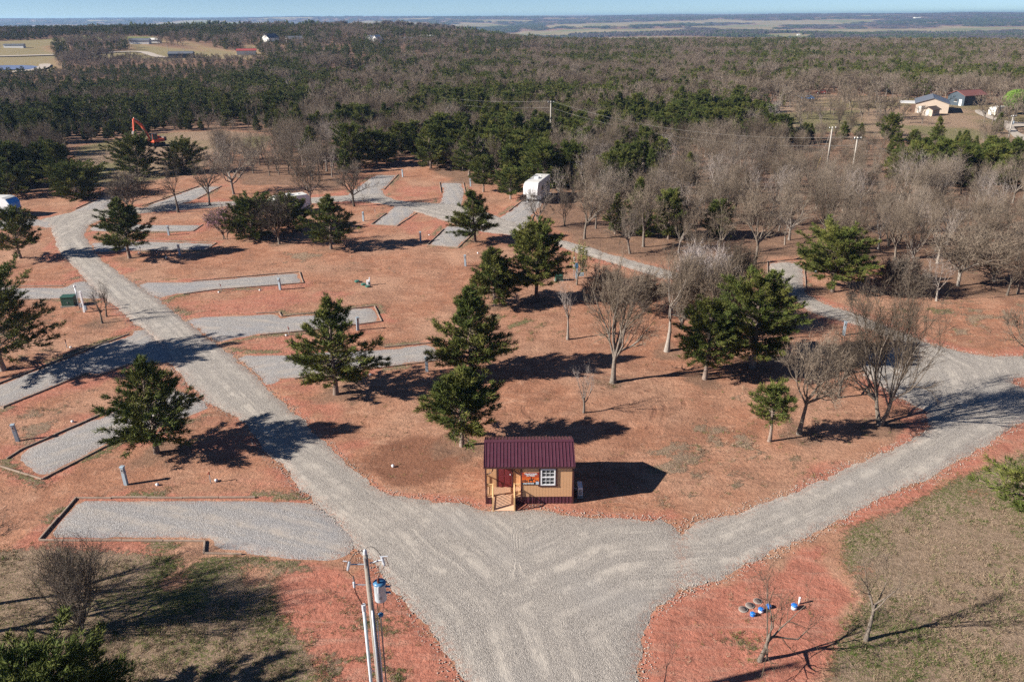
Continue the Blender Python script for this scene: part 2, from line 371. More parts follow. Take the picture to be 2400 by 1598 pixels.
def road_sd(P):
    d = np.full(len(P), 1e9)
    for q in RW + PW: d = np.minimum(d, sdf(P, q))
    return d
def soft(P, polys, w):
    s = np.zeros(len(P))
    for q in polys: s = np.maximum(s, smooth(w, -w, sdf(P, q)))
    return s
def zones(P, near):
    """fresh, grass, green, litter, moist, field, ring, road distance for world points P"""
    n = len(P); Z = {k: np.zeros(n) for k in ('fresh', 'grass', 'green', 'litter', 'darksoil', 'field', 'ring')}
    Z['road'] = np.full(n, 50.0)
    X, Y = P[:, 0], P[:, 1]
    Q = P[near]; xq, yq = Q[:, 0], Q[:, 1]
    rd = road_sd(Q); Z['road'][near] = rd
    n1 = fbm(xq, yq, 0.22, 1); n2 = fbm(xq, yq, 0.9, 4)
    fr = smooth(2.2, 0.1, rd - (n1 - 0.5) * 6.0) * 0.62
    wob = (fbm(xq, yq, 0.18, 17, 4) - 0.5)
    fs = np.zeros(len(Q))
    for i_, q in enumerate(FRESH):
        w_ = 1.0 if i_ < 2 else 2.2
        fs = np.maximum(fs, smooth(w_, -w_, sdf(Q, q) + wob * (5 if i_ < 2 else 9)) * (0.95 if i_ < 2 else 0.62))
    Z['fresh'][near] = np.maximum(fr, fs * (0.62 + 0.6 * n2)) * (rd > -0.3)
    g = soft(Q, GRASS, 0.9) * smooth(0.22, 0.42, n1 + 0.12)
    g = np.maximum(g, soft(Q, SPARSE, 2.0) * smooth(0.48, 0.66, n2 * 0.6 + n1 * 0.4) * 0.8)
    g = np.maximum(g, smooth(0.62, 0.75, n1 * 0.5 + n2 * 0.5) * 0.55)
    padd = np.full(len(Q), 1e9)
    for q in PW: padd = np.minimum(padd, sdf(Q, q))
    edge = smooth(1.9, 0.2, padd) * (padd > 0) * smooth(0.40, 0.56, fbm(xq, yq, 0.35, 9))
    g = np.maximum(g, edge * 0.9)
    Z['grass'][near] = g * (rd > 0)
    lowleft = smooth(-2, 4, -sdf(Q, GRASS[0])) * 0.3 - smooth(-2, 4, -sdf(Q, GRASS[1])) * 0.35
    Z['green'][near] = np.maximum(lowleft + smooth(0.48, 0.75, fbm(xq, yq, 0.16, 13)), edge * 0.8)
    bd = np.full(len(Q), 1e9)
    for q in BASES: bd = np.minimum(bd, np.hypot(xq - q[0], yq - q[1]))
    Z['litter'][near] = smooth(3.6, 0.8, bd - (n2 - 0.5) * 3.0) * 0.62 * (rd > 0.2)
    mo = np.zeros(len(Q))
    for q, wt in zip(DARKSOIL, (1.0, 0.5, 0.7)): mo = np.maximum(mo, smooth(1.4, -1.4, sdf(Q, q) + (n1 - 0.5) * 5) * wt)
    Z['darksoil'][near] = mo * (0.6 + 0.6 * n2)
    dr = np.hypot(xq - TRACKC.x, yq - TRACKC.y)
    Z['ring'][near] = smooth(11, 9.5, dr) * smooth(2.5, 3.5, dr) * (rd > 1)
    far = Y > 60
    Pf = P[far]
    w = smooth(4, -4, sdf(Pf, WOODS) + (fbm(Pf[:, 0], Pf[:, 1], 0.08, 3) - 0.5) * 14)
    w = np.maximum(w, (Pf[:, 1] > 260) * 1.0)
    c = np.zeros(len(Pf))
    for q in CLEAR: c = np.maximum(c, smooth(3, -3, sdf(Pf, q)))
    c = np.maximum(c, smooth(6, -6, sdf(Pf, YARD)))
    lush = np.zeros(len(Pf))
    for q in LUSH: lush = np.maximum(lush, smooth(4, -4, sdf(Pf, q) + (fbm(Pf[:, 0], Pf[:, 1], 0.06, 29) - 0.5) * 16))
    fld = np.zeros(len(Pf))
    for q in FIELDS: fld = np.maximum(fld, smooth(8, -8, sdf(Pf, q) + (fbm(Pf[:, 0], Pf[:, 1], 0.01, 2) - 0.5) * 20))
    fld = np.maximum(fld, smooth(0.575, 0.60, fbm(Pf[:, 0], Pf[:, 1], 1 / 700.0, 61)) * (Pf[:, 1] > 1300))
    for q in GROVES: fld *= 1 - smooth(8, -8, sdf(Pf, q))
    Z['litter'][far] = np.maximum(Z['litter'][far], w * (1 - c) * (1 - fld))
    Z['grass'][far] = np.maximum(Z['grass'][far] * (1 - w), c * 0.8)
    gn = fbm(Pf[:, 0], Pf[:, 1], 0.03, 21)
    Z['green'][far] = np.maximum(Z['green'][far] * (1 - w), np.maximum(c * smooth(0.4, 0.65, gn), fld * smooth(0.55, 0.7, fbm(Pf[:, 0], Pf[:, 1], 0.006, 8)) * 0.8))
    Z['green'][far] = np.maximum(Z['green'][far], lush); Z['grass'][far] = np.maximum(Z['grass'][far], lush)
    Z['field'][far] = fld
    Z['fresh'][far] *= 1 - Z['litter'][far]
    return Z

# ================================================================== ground material
def make_soil():
    k = NT('red_soil', 0.95, 0.08)
    za = k.sep(k.attr('zone_a')); fresh, grass, green = za[0], za[1], za[2]
    zb = k.sep(k.attr('zone_b')); litter, darksoil, field = zb[0], zb[1], zb[2]
    n_big = k.noise(0.09, 3, 0.55); n_mid = k.noise(0.55, 5, 0.65); n_fine = k.noise(3.2, 6, 0.7); n_grit = k.noise(11, 4, 0.75)
    streak = k.noise(1.0, 4, 0.65, k.scale(k.pos(), (0.35, 1.6, 1)), 0.4)
    tan_ = k.mix(k.rng(n_mid, 0.3, 0.7), (0.39, 0.195, 0.122), (0.29, 0.132, 0.080))
    tan_ = k.mix(k.rng(n_big, 0.4, 0.65), tan_, (0.385, 0.222, 0.148))
    tan_ = k.mix(k.math('MULTIPLY', k.rng(streak, 0.52, 0.7), 0.55), tan_, (0.25, 0.13, 0.088))
    patch = k.noise(0.23, 5, 0.7, None, 0.6)
    tan_ = k.mix(k.rng(patch, 0.5, 0.66, 0, 0.7), tan_, (0.235, 0.125, 0.083))
    tan_ = k.mix(k.rng(patch, 0.46, 0.3, 0, 0.6), tan_, (0.45, 0.255, 0.17))
    wash = k.noise(1.0, 6, 0.75, k.scale(k.pos(), (0.55, 1.15, 1)), 1.2)
    tan_ = k.mix(k.rng(wash, 0.53, 0.66, 0, 0.55), tan_, (0.23, 0.128, 0.086))
    tan_ = k.mix(k.rng(wash, 0.48, 0.36, 0, 0.6), tan_, (0.45, 0.265, 0.18))
    red = k.mix(k.rng(n_fine, 0.35, 0.7), (0.43, 0.178, 0.125), (0.34, 0.125, 0.084))
    red = k.mix(k.rng(streak, 0.48, 0.7, 0, 0.75), red, (0.42, 0.23, 0.168))
    red = k.mix(k.rng(n_mid, 0.52, 0.7, 0, 0.7), red, (0.27, 0.115, 0.08))
    red = k.mix(k.rng(n_grit, 0.55, 0.7, 0, 0.55), red, (0.22, 0.09, 0.06))
    f = k.rng(k.math('ADD', fresh, k.math('MULTIPLY', k.math('SUBTRACT', n_mid, 0.5), 0.7)), 0.25, 0.75)
    c = k.mix(f, tan_, red)
    darker = k.rng(k.math('ADD', darksoil, k.math('MULTIPLY', k.math('SUBTRACT', n_mid, 0.5), 0.6)), 0.3, 0.9, 0, 0.9)
    c = k.mix(darker, c, (0.20, 0.095, 0.060))
    # grass cover: dead straw, brown and green tussocks, broken up so the soil shows between
    gr = k.mix(k.rng(n_fine, 0.3, 0.7), (0.39, 0.285, 0.205), (0.21, 0.148, 0.10))
    gr = k.mix(k.rng(n_grit, 0.5, 0.75, 0, 0.7), gr, (0.41, 0.31, 0.23))
    gg = k.mix(k.rng(n_grit, 0.3, 0.7), (0.075, 0.105, 0.03), (0.17, 0.175, 0.06))
    gf = k.rng(k.math('ADD', k.math('MULTIPLY', green, 0.45), k.math('MULTIPLY', k.math('SUBTRACT', k.noise(6.0, 4, 0.7), 0.5), 2.4)), 0.19, 0.55, 0, 0.9)
    gr = k.mix(gf, gr, gg)
    ga = k.rng(k.math('ADD', k.math('SUBTRACT', grass, 0.5), k.math('MULTIPLY', k.math('SUBTRACT', n_fine, 0.5), 2.0)), -0.12, 0.3)
    ga = k.math('MULTIPLY', ga, k.rng(grass, 0.02, 0.2))
    c = k.mix(ga, c, gr)
    # leaf litter under the woods
    li = k.mix(k.rng(n_mid, 0.3, 0.7), (0.155, 0.098, 0.070), (0.25, 0.155, 0.105))
    li = k.mix(k.rng(n_fine, 0.45, 0.75, 0, 0.6), li, (0.31, 0.16, 0.10))
    c = k.mix(k.rng(k.math('ADD', litter, k.math('MULTIPLY', k.math('SUBTRACT', n_fine, 0.5), 0.5)), 0.3, 0.7), c, li)
    fld = k.mix(k.rng(k.noise(0.004, 4, 0.6), 0.35, 0.65), (0.30, 0.235, 0.14), (0.22, 0.185, 0.10))
    fld = k.mix(k.math('MULTIPLY', green, 0.75), fld, (0.11, 0.16, 0.045))
    c = k.mix(field, c, fld)
    deb = k.math('MULTIPLY', k.rng(n_grit, 0.56, 0.7, 0, 0.85), k.rng(k.noise(0.8, 4, 0.7), 0.45, 0.65))
    c = k.mix(deb, c, (0.12, 0.075, 0.05))
    c = k.mix(k.math('MULTIPLY', k.rng(n_grit, 0.42, 0.3, 0, 0.5), k.rng(n_fine, 0.4, 0.6)), c, (0.48, 0.32, 0.235))
    sx = k.new('ShaderNodeVectorMath'); sx.operation = 'DISTANCE'; k.link(k.pos(), sx.inputs[0]); sx.inputs[1].default_value = (TRACKC.x, TRACKC.y, 0)
    rr = k.math('ADD', sx.outputs['Value'], k.math('MULTIPLY', n_big, 3.0)); rz = k.attr('ring', 'Fac'); tracks = None
    for r_ in (6.0, 7.7, 8.6, 10.2):
        t = k.rng(k.math('ABSOLUTE', k.math('SUBTRACT', rr, r_)), 0.1, 0.3, 1.0, 0.0)
        tracks = t if tracks is None else k.math('MAXIMUM', tracks, t)
    tracks = k.math('MULTIPLY', k.math('MULTIPLY', tracks, rz), k.rng(k.noise(0.3, 4, 0.65), 0.48, 0.64, 0.0, 0.7))
    c = k.mix(tracks, c, (0.235, 0.115, 0.075))
    k.color(c)
    # relief: clods, rain rills, wheel ridges of the ring track
    h = k.math('ADD', k.math('MULTIPLY', n_fine, 0.55), k.math('MULTIPLY', n_grit, 0.16))
    h = k.math('ADD', h, k.math('MULTIPLY', streak, 0.5))
    h = k.math('SUBTRACT', h, k.math('MULTIPLY', wash, 0.8))
    h = k.math('ADD', h, k.math('MULTIPLY', k.math('MULTIPLY', n_grit, ga), 0.7))
    h = k.math('SUBTRACT', h, k.math('MULTIPLY', tracks, 0.35))
    k.bump(h, 0.2, 1.0)
    return k.m
SOIL = make_soil()

def make_gravel(name, lo, hi, dust, blue):
    k = NT(name, 0.95, 0.12)
    cell = k.voro(24.0, 'Color'); d = k.voro(24.0, 'Distance')
    cs = k.sep(cell)
    n_mid = k.noise(0.7, 5, 0.65); n_big = k.noise(0.16, 3, 0.5); n_f = k.noise(5, 4, 0.7)
    wv = k.new('ShaderNodeVectorMath'); wv.operation = 'MULTIPLY_ADD'; wn = k.new('ShaderNodeTexNoise'); wn.inputs['Scale'].default_value = 0.13; wn.inputs['Detail'].default_value = 3; k.link(k.pos(), wn.inputs['Vector'])
    k.link(wn.outputs['Color'], wv.inputs[0]); wv.inputs[1].default_value = (1.0, 1.1, 0); k.link(k.attr('lane', 'Vector'), wv.inputs[2])
    uv = k.scale(wv.outputs[0], (0.05, 1.0, 1.0))
    lane = k.noise(1.1, 4, 0.6, uv); lane2 = k.noise(3.2, 3, 0.6, uv)
    c = k.mix(cs[0], lo, hi)
    c = k.mix(k.math('MULTIPLY', k.rng(cs[1], 0.7, 0.9), 0.6), c, tuple(min(1, v * 1.45) for v in hi))
    c = k.mix(k.math('MULTIPLY', k.rng(cs[2], 0.8, 0.95), 0.7), c, tuple(v * 0.4 for v in lo))
    pack = k.rng(k.math('ADD', k.math('MULTIPLY', lane, 0.6), k.math('MULTIPLY', lane2, 0.4)), 0.45, 0.58)
    lv = k.new('ShaderNodeSeparateXYZ'); k.link(wv.outputs[0], lv.inputs[0])
    av = k.math('ABSOLUTE', k.math('SUBTRACT', lv.outputs[1], 0.55))
    t1 = k.rng(k.math('ABSOLUTE', k.math('SUBTRACT', av, 0.95)), 0.12, 0.55, 1.0, 0.0)
    t2 = k.rng(k.math('ABSOLUTE', k.math('SUBTRACT', av, 2.4)), 0.1, 0.5, 0.7, 0.0)
    wheel_ = k.math('MULTIPLY', k.math('MAXIMUM', t1, t2), k.rng(n_big, 0.3, 0.6, 0.35, 1.0))
    pack = k.math('MAXIMUM', k.math('MULTIPLY', pack, 0.75), wheel_)
    dm = k.math('MULTIPLY', pack, k.rng(n_mid, 0.35, 0.65, 0.1, 0.9))
    c = k.mix(dm, c, dust)
    c = k.mix(k.rng(n_big, 0.5, 0.72, 0, 0.5), c, blue)
    e = k.rng(k.attr('edge', 'Fac'), 0.0, 1.0, 1.0, 0.0)
    c = k.mix(k.math('MULTIPLY', e, k.rng(n_f, 0.45, 0.65, 0, 0.75)), c, (0.36, 0.15, 0.09))
    k.color(c)
    h = k.math('SUBTRACT', 1.0, d)
    h = k.math('MULTIPLY', h, k.rng(dm, 0.0, 0.8, 1.0, 0.35))
    h = k.math('ADD', h, k.math('MULTIPLY', lane2, 0.6))
    h = k.math('ADD', h, k.math('MULTIPLY', n_f, 0.7))
    k.bump(h, 0.045, 1.0)
    return k.m
GRAVEL = make_gravel('road_gravel', (0.25, 0.226, 0.203), (0.37, 0.338, 0.304), (0.455, 0.41, 0.355), (0.32, 0.30, 0.28))
PADGR = make_gravel('pad_gravel', (0.235, 0.22, 0.21), (0.385, 0.37, 0.36), (0.385, 0.335, 0.285), (0.275, 0.28, 0.30))

# ================================================================== ground sheet
def make_ground():
    ys = [-60.0]
    while ys[-1] < 26: ys.append(ys[-1] + (3.0 if ys[-1] < 15 else 0.9))
    while ys[-1] < 33000: ys.append(ys[-1] + max(0.42, (ys[-1] - 26) * 0.0115))
    ys = np.array(ys); nc = 400
    t = np.linspace(-1, 1, nc); s = np.sinh(t * 2.3) / math.sinh(2.3)
    hw = 150 + 1.25 * np.maximum(ys, 0)
    X = s[None, :] * hw[:, None]; Y = np.repeat(ys[:, None], nc, 1)
    P = np.stack([X.ravel(), Y.ravel()], -1)
    near = (np.abs(P[:, 0]) < 130) & (P[:, 1] > 15) & (P[:, 1] < 230)
    Z = zones(P, near)
    rd = Z['road']
    rel = (fbm(P[:, 0], P[:, 1], 0.35, 30, 4) - 0.5) * 0.30 + (fbm(P[:, 0], P[:, 1], 1.6, 31, 2) - 0.5) * 0.07
    amp = smooth(0.3, 3.5, rd)
    berm = np.exp(-((rd - 0.75) / 0.45) ** 2) * 0.07 * (fbm(P[:, 0], P[:, 1], 0.8, 33) > 0.35)
    z = np.where(near, rel * amp + berm, (fbm(P[:, 0], P[:, 1], 0.05, 40) - 0.5) * 0.5) + terrain(P[:, 0], P[:, 1]) - 0.02
    cabin = (P[:, 0] > -3) & (P[:, 0] < 6) & (P[:, 1] > 43) & (P[:, 1] < 50); z[cabin] = np.minimum(z[cabin], -0.005)
    i = np.arange(len(ys) - 1)[:, None] * nc + np.arange(nc - 1)[None, :]
    F = np.stack([i, i + 1, i + nc + 1, i + nc], -1).reshape(-1, 4)
    me = np_mesh('ground', np.column_stack([P, z]), F, SOIL, True)
    one = np.ones(len(P))
    col_attr(me, 'zone_a', np.stack([Z['fresh'], Z['grass'], Z['green'], one], -1))
    col_attr(me, 'zone_b', np.stack([Z['litter'], Z['darksoil'], Z['field'], one], -1))
    a = me.attributes.new('ring', 'FLOAT', 'POINT'); a.data.foreach_set('value', Z['ring'].astype(np.float32))
    return tag(link('ground', me), kind='structure')
make_ground()

# ================================================================== gravel sheets
def lane_coords(P, lines):
    best = np.full(len(P), 1e9); u = np.zeros(len(P)); v = np.zeros(len(P))
    for L in lines:
        acc = 0.0
        for a, b in zip(L[:-1], L[1:]):
            ab = b - a; ln = math.hypot(*ab); d = ab / ln
            w = P - a; t = w @ d; tc = np.clip(t, 0, ln)
            q = w - tc[:, None] * d; dist = np.hypot(q[:, 0], q[:, 1])
            m = dist < best
            best[m] = dist[m]; u[m] = (acc + t)[m]; v[m] = (w[:, 0] * -d[1] + w[:, 1] * d[0])[m]
            acc += ln
    return u, v
def jag(poly, step, amp, seed):
    out = []
    n = len(poly)
    for i in range(n):
        a = poly[i]; b = poly[(i + 1) % n]; L = math.hypot(*(b - a)); m = max(1, int(L / step))
        nrm = np.array([-(b - a)[1], (b - a)[0]]) / max(L, 1e-6)
        for j in range(m):
            p = a + (b - a) * j / m
            o = (fbm(np.array([p[0]]), np.array([p[1]]), 0.6, seed, 2)[0] - 0.5) * 2 + (vnoise(np.array([p[0]]), np.array([p[1]]), 3.1, seed + 3)[0] - 0.5)
            out.append(p + nrm * o * amp)
    return np.array(out)
def round_poly(poly, it=2):
    for _ in range(it):
        q = np.roll(poly, -1, 0)
        poly = np.stack([poly * 0.75 + q * 0.25, poly * 0.25 + q * 0.75], 1).reshape(-1, 2)
    return poly
def sheet(name, polys, mat, ztop, lines, step, grid):
    pts = []; edges = []; faces = []
    for p in polys:
        o = len(pts); n = len(p)
        pts += [Vector(q) for q in p]; faces.append(list(range(o, o + n)))
    allp = np.concatenate(polys)
    x0, y0 = allp.min(0); x1, y1 = allp.max(0)
    gx, gy = np.meshgrid(np.arange(x0, x1, grid), np.arange(y0, y1, grid))
    G = np.stack([gx.ravel(), gy.ravel()], -1) + np.random.default_rng(3).uniform(-0.2, 0.2, (gx.size, 2)) * grid
    d = np.full(len(G), 1e9)
    for p in polys: d = np.minimum(d, sdf(G, p))
    G = G[d < -0.35 * grid]
    pts += [Vector(q) for q in G]
    r = delaunay_2d_cdt(pts, edges, faces, 1, 1e-4)
    V = np.array([tuple(v) for v in r[0]]); F = [f for f in r[2] if len(f) == 3]
    d = np.full(len(V), 1e9)
    for p in polys: d = np.minimum(d, sdf(V, p))
    e = np.clip(-d, 0, 5)
    z = np.where(e < 0.02, -0.05, ztop * smooth(0, 0.6, e) + (fbm(V[:, 0], V[:, 1], 0.8, 50, 3) - 0.5) * 0.03)
    z = np.maximum(z, np.where(e < 0.02, -0.05, 0.004))
    me = np_mesh(name, np.column_stack([V, z]), np.array(F), mat, True)
    u, v = lane_coords(V, lines)
    a = me.attributes.new('lane', 'FLOAT_VECTOR', 'POINT'); a.data.foreach_set('vector', np.stack([u, v, 0 * u], -1).astype(np.float32).ravel())
    a = me.attributes.new('edge', 'FLOAT', 'POINT'); a.data.foreach_set('value', np.clip(e / 1.0, 0, 1).astype(np.float32))
    if me.polygons and me.polygons[0].normal.z < 0: me.flip_normals()
    return tag(link(name, me), kind='structure')
road_edge = [jag(round_poly(p, 2), 0.35, 0.28, 7 + i) for i, p in enumerate(RW)]
sheet('gravel_road', road_edge, GRAVEL, 0.07, LW, 0.35, 0.8)

TIMBER = NT('weathered_timber', 0.9)
TIMBER.color(TIMBER.mix(TIMBER.noise(2.0, 4, 0.6), (0.16, 0.105, 0.08), (0.42, 0.33, 0.26)))
TIMBER.bump(TIMBER.noise(25, 3, 0.6, TIMBER.scale(TIMBER.obj(), (0.1, 1, 1))), 0.01)
TIMBER = TIMBER.m
tm = MB().box(-0.5, 0.5, -0.055, 0.055, 0.0, 0.115, 0.014).mesh('timber', TIMBER)
rnd = random.Random(5)
for i, (px, runs, what) in enumerate(PADS):
    p = PW[i]
    q = jag(p, 0.6, 0.06, 70 + i)
    c = p.mean(0); far = p[np.argmax(((p - c) ** 2).sum(1))]
    sheet('gravel_pad', [q], PADGR, 0.045, [np.array([far, 2 * c - far])], 0.5, 1.2)
    if not runs: continue
    mid = gp(*runs[0][0])
    t = thing('timber_border', 'weathered timber edging around the ' + what, 'timber border', (mid.x, mid.y, 0), group='timber edgings of the gravel pads')
    for run in runs:
        w = [gp(*q_) for q_ in run]
        for a, b in zip(w[:-1], w[1:]):
            L = (b - a).length; m = max(1, round(L / 2.6)); ang = math.atan2(b.y - a.y, b.x - a.x)
            for j in range(m):
                pc = a.lerp(b, (j + 0.5) / m)
                o = link('timber', tm, t)
                o.location = (pc.x - mid.x + rnd.uniform(-.02, .02), pc.y - mid.y + rnd.uniform(-.03, .03), rnd.uniform(-0.02, 0.015))
                o.rotation_euler = (rnd.uniform(-.03, .03), 0, ang + rnd.uniform(-0.012, 0.012)); o.scale = (L / m * rnd.uniform(0.985, 1.01), 1, 1)
# country lane, driveway, pond
def flat(name, poly, mat, z, kind='structure'):
    P = jag(round_poly(np.array(poly), 1), 4.0, 0.4, 3)
    r = delaunay_2d_cdt([Vector(q) for q in P], [], [list(range(len(P)))], 1, 1e-3)
    V = np.array([tuple(v) for v in r[0]])
    me = np_mesh(name, np.column_stack([V, terrain(V[:, 0], V[:, 1]) + z]), np.array([f for f in r[2] if len(f) == 3]), mat)
    if me.polygons[0].normal.z < 0: me.flip_normals()
    return tag(link(name, me), kind=kind)
LANE = plain('pale_lane', (0.40, 0.345, 0.29), 0.95, 0.15, 0.05)
flat('driveway', wpoly([(2279,261),(2302,275),(2340,289),(2358,306),(2391,336),(2420,356),(2500,400),(2500,360),(2420,334),(2377,306),(2379,298),(2500,298),(2500,288),(2374,290),(2331,278),(2314,267),(2302,259)]), LANE, 0.3)
def ribbon(px, w):
    L = np.array([gpt(*q)[:2] for q in px]); n = []
    for i in range(len(L)):
        d = L[min(i + 1, len(L) - 1)] - L[max(i - 1, 0)]; d = d / math.hypot(*d); n.append(np.array([-d[1], d[0]]))
    n = np.array(n); return np.concatenate([L + n * w, (L - n * w)[::-1]])
flat('country_lane', ribbon([(-150,137),(0,134),(90,131.5),(200,128),(290,123),(335,123),(355,130),(375,136),(400,136.5)], 3.5), LANE, 0.6)
flat('country_lane', ribbon([(20,172),(55,168),(90,165),(108,156),(105,152)], 3.0), LANE, 0.6)
flat('dirt_path', ribbon([(1070,292),(1110,296),(1165,301),(1200,303)], 2.2), plain('path_dirt', (0.36, 0.23, 0.155), 0.95, 0.2, 0.2), 0.3)
WATER = NT('pond_water', 0.12, 0.5); WATER.color(WATER.mix(WATER.noise(0.03), (0.16, 0.13, 0.15), (0.22, 0.17, 0.18))); WATER.bump(WATER.noise(0.8, 3), 0.02)
flat('pond', fpoly(POND), WATER.m, 0.5)
# ================================================================== plants
def leaf_mat(name, dark, light, tip=None, scale=0.35):
    k = NT(name, 0.75, 0.12)
    g = k.new('ShaderNodeNewGeometry'); oi = k.new('ShaderNodeObjectInfo')
    c = k.mix(g.outputs['Random Per Island'], dark, light)
    n = k.noise(scale, 3, 0.6)
    c = k.mix(k.rng(n, 0.42, 0.68, 0, 0.75), c, tip if tip else light)
    c = k.mix(k.math('MULTIPLY', oi.outputs['Random'], 0.35), c, tuple(v * 0.55 for v in dark))
    k.color(c); return k.m
CEDAR = leaf_mat('cedar_foliage', (0.042, 0.064, 0.016), (0.125, 0.148, 0.034), (0.19, 0.18, 0.046))
FARCEDAR = leaf_mat('far_cedar_foliage', (0.030, 0.050, 0.015), (0.07, 0.09, 0.026), (0.10, 0.105, 0.032), 0.05)
GREENLEAF = leaf_mat('fresh_leaves', (0.06, 0.12, 0.02), (0.16, 0.24, 0.05))
BUDS = leaf_mat('yellow_buds', (0.20, 0.20, 0.06), (0.30, 0.28, 0.10))
BLOOM = leaf_mat('pink_blossom', (0.28, 0.14, 0.20), (0.42, 0.24, 0.32))
def bark_mat(name, a, b, sc=5):
    k = NT(name, 0.95, 0.1)
    oi = k.new('ShaderNodeObjectInfo')
    n = k.noise(sc, 4, 0.7)
    c = k.mix(k.rng(n, 0.3, 0.7), a, b)
    c = k.mix(k.rng(oi.outputs['Random'], 0.0, 0.45, 0.75, 0.0), c, tuple(v * 0.5 for v in a))
    c = k.mix(k.rng(oi.outputs['Random'], 0.62, 1.0, 0.0, 0.6), c, (min(1, b[0] * 1.1), min(1, b[1] * 1.15), min(1, b[2] * 1.25)))
    k.color(c); k.bump(n, 0.03); return k.m
OAKBARK = bark_mat('oak_bark', (0.10, 0.082, 0.066), (0.21, 0.178, 0.148))
PALEBARK = bark_mat('pale_bark', (0.20, 0.17, 0.145), (0.33, 0.29, 0.25))
FARTWIG = bark_mat('far_twigs', (0.065, 0.054, 0.048), (0.11, 0.094, 0.084), 0.05)
TWIG = bark_mat('twigs', (0.140, 0.108, 0.080), (0.230, 0.184, 0.140), 0.6)
PALETWIG = bark_mat('pale_twigs', (0.24, 0.20, 0.175), (0.36, 0.31, 0.28), 0.6)
DARKTWIG = bark_mat('dark_twigs', (0.095, 0.076, 0.06), (0.175, 0.145, 0.118), 0.6)
CEDARBARK = bark_mat('cedar_bark', (0.14, 0.10, 0.08), (0.30, 0.24, 0.20), 9)

def unit(a): return a / np.maximum(np.linalg.norm(a, axis=-1, keepdims=True), 1e-9)
def perp(d, rng):
    r_ = unit(rng.normal(size=d.shape)); p = np.cross(d, r_); return unit(p)
class Geo:
    def __init__(s): s.V = []; s.F = []; s.n = 0
    def add(s, V, F):
        s.V.append(V.reshape(-1, 3)); s.F.append(F.reshape(-1, 3) + s.n); s.n += len(s.V[-1])
    def tubes(s, P, Rd, n):                     # P (N,k,3) Rd (N,k)
        N, k, _ = P.shape
        d = np.empty_like(P); d[:, 1:-1] = P[:, 2:] - P[:, :-2]; d[:, 0] = P[:, 1] - P[:, 0]; d[:, -1] = P[:, -1] - P[:, -2]
        d = unit(d); ref = np.tile(np.array([0.31, 0.2, 0.93]), (N, k, 1)); bad = np.abs((d * ref).sum(-1)) > 0.95; ref[bad] = [1, 0, 0]
        a = unit(np.cross(d, ref)); b = np.cross(d, a)
        th = np.arange(n) * 2 * np.pi / n
        V = P[:, :, None] + (a[:, :, None] * np.cos(th)[:, None] + b[:, :, None] * np.sin(th)[:, None]) * Rd[:, :, None, None]
        i = (np.arange(N) * k * n)[:, None, None] + (np.arange(k - 1) * n)[None, :, None] + np.arange(n)[None, None, :]
        j = (np.arange(N) * k * n)[:, None, None] + (np.arange(k - 1) * n)[None, :, None] + ((np.arange(n) + 1) % n)[None, None, :]
        F = np.concatenate([np.stack([i, j, j + n], -1).reshape(-1, 3), np.stack([i, j + n, i + n], -1).reshape(-1, 3)])
        s.add(V, F)
    def blades(s, B, T, w, rng):                # flat tapering twigs
        d = unit(T - B); p = perp(d, rng) * w[:, None]
        V = np.stack([B - p, B + p, T], 1); N = len(B)
        s.add(V, np.arange(3 * N).reshape(-1, 3))
    def spikes(s, B, D, L, w, rng):             # three sided tapering sprays
        a = perp(D, rng); b = np.cross(D, a); N = len(B)
        V = np.stack([B + a * w[:, None], B + (-0.5 * a + 0.87 * b) * w[:, None], B + (-0.5 * a - 0.87 * b) * w[:, None], B + D * L[:, None]], 1)
        i = np.arange(N)[:, None] * 4
        F = np.stack([i + [0, 1, 3], i + [1, 2, 3], i + [2, 0, 3]], 1)
        s.add(V, F)
    def fit(s, H=None, Wd=None, ref=None):
        pass
    def mesh(s, name, mat, sm=False):
        return np_mesh(name, np.concatenate(s.V), np.concatenate(s.F), mat, sm)

def polyline(start, d, L, k, wig, trop, rng):
    N = len(start); P = np.empty((N, k, 3)); P[:, 0] = start; cur = d.copy()
    for i in range(1, k):
        cur = unit(cur + rng.normal(size=cur.shape) * wig + np.array([0, 0, trop]))
        P[:, i] = P[:, i - 1] + cur * (L / (k - 1))[:, None]
    return P, cur
def branch_off(P, Rd, m, ang, tmin, rng, tmax=1.0):
    N, k, _ = P.shape
    t = rng.uniform(tmin, tmax, (N, m)); t[:, 0] = tmax; f = t * (k - 1); i = np.minimum(f.astype(int), k - 2); fr = f - i
    ar = np.arange(N)[:, None]
    A = P[ar, i]; B = P[ar, i + 1]; start = A + (B - A) * fr[..., None]; d = unit(B - A)
    rad = Rd[ar, i] * (1 - fr) + Rd[ar, i + 1] * fr
    a = np.abs(rng.normal(ang, ang * 0.3, (N, m)))
    p = perp(d, rng)
    nd = unit(d * np.cos(a)[..., None] + p * np.sin(a)[..., None])
    return start.reshape(-1, 3), nd.reshape(-1, 3), rad.reshape(-1), t.reshape(-1)
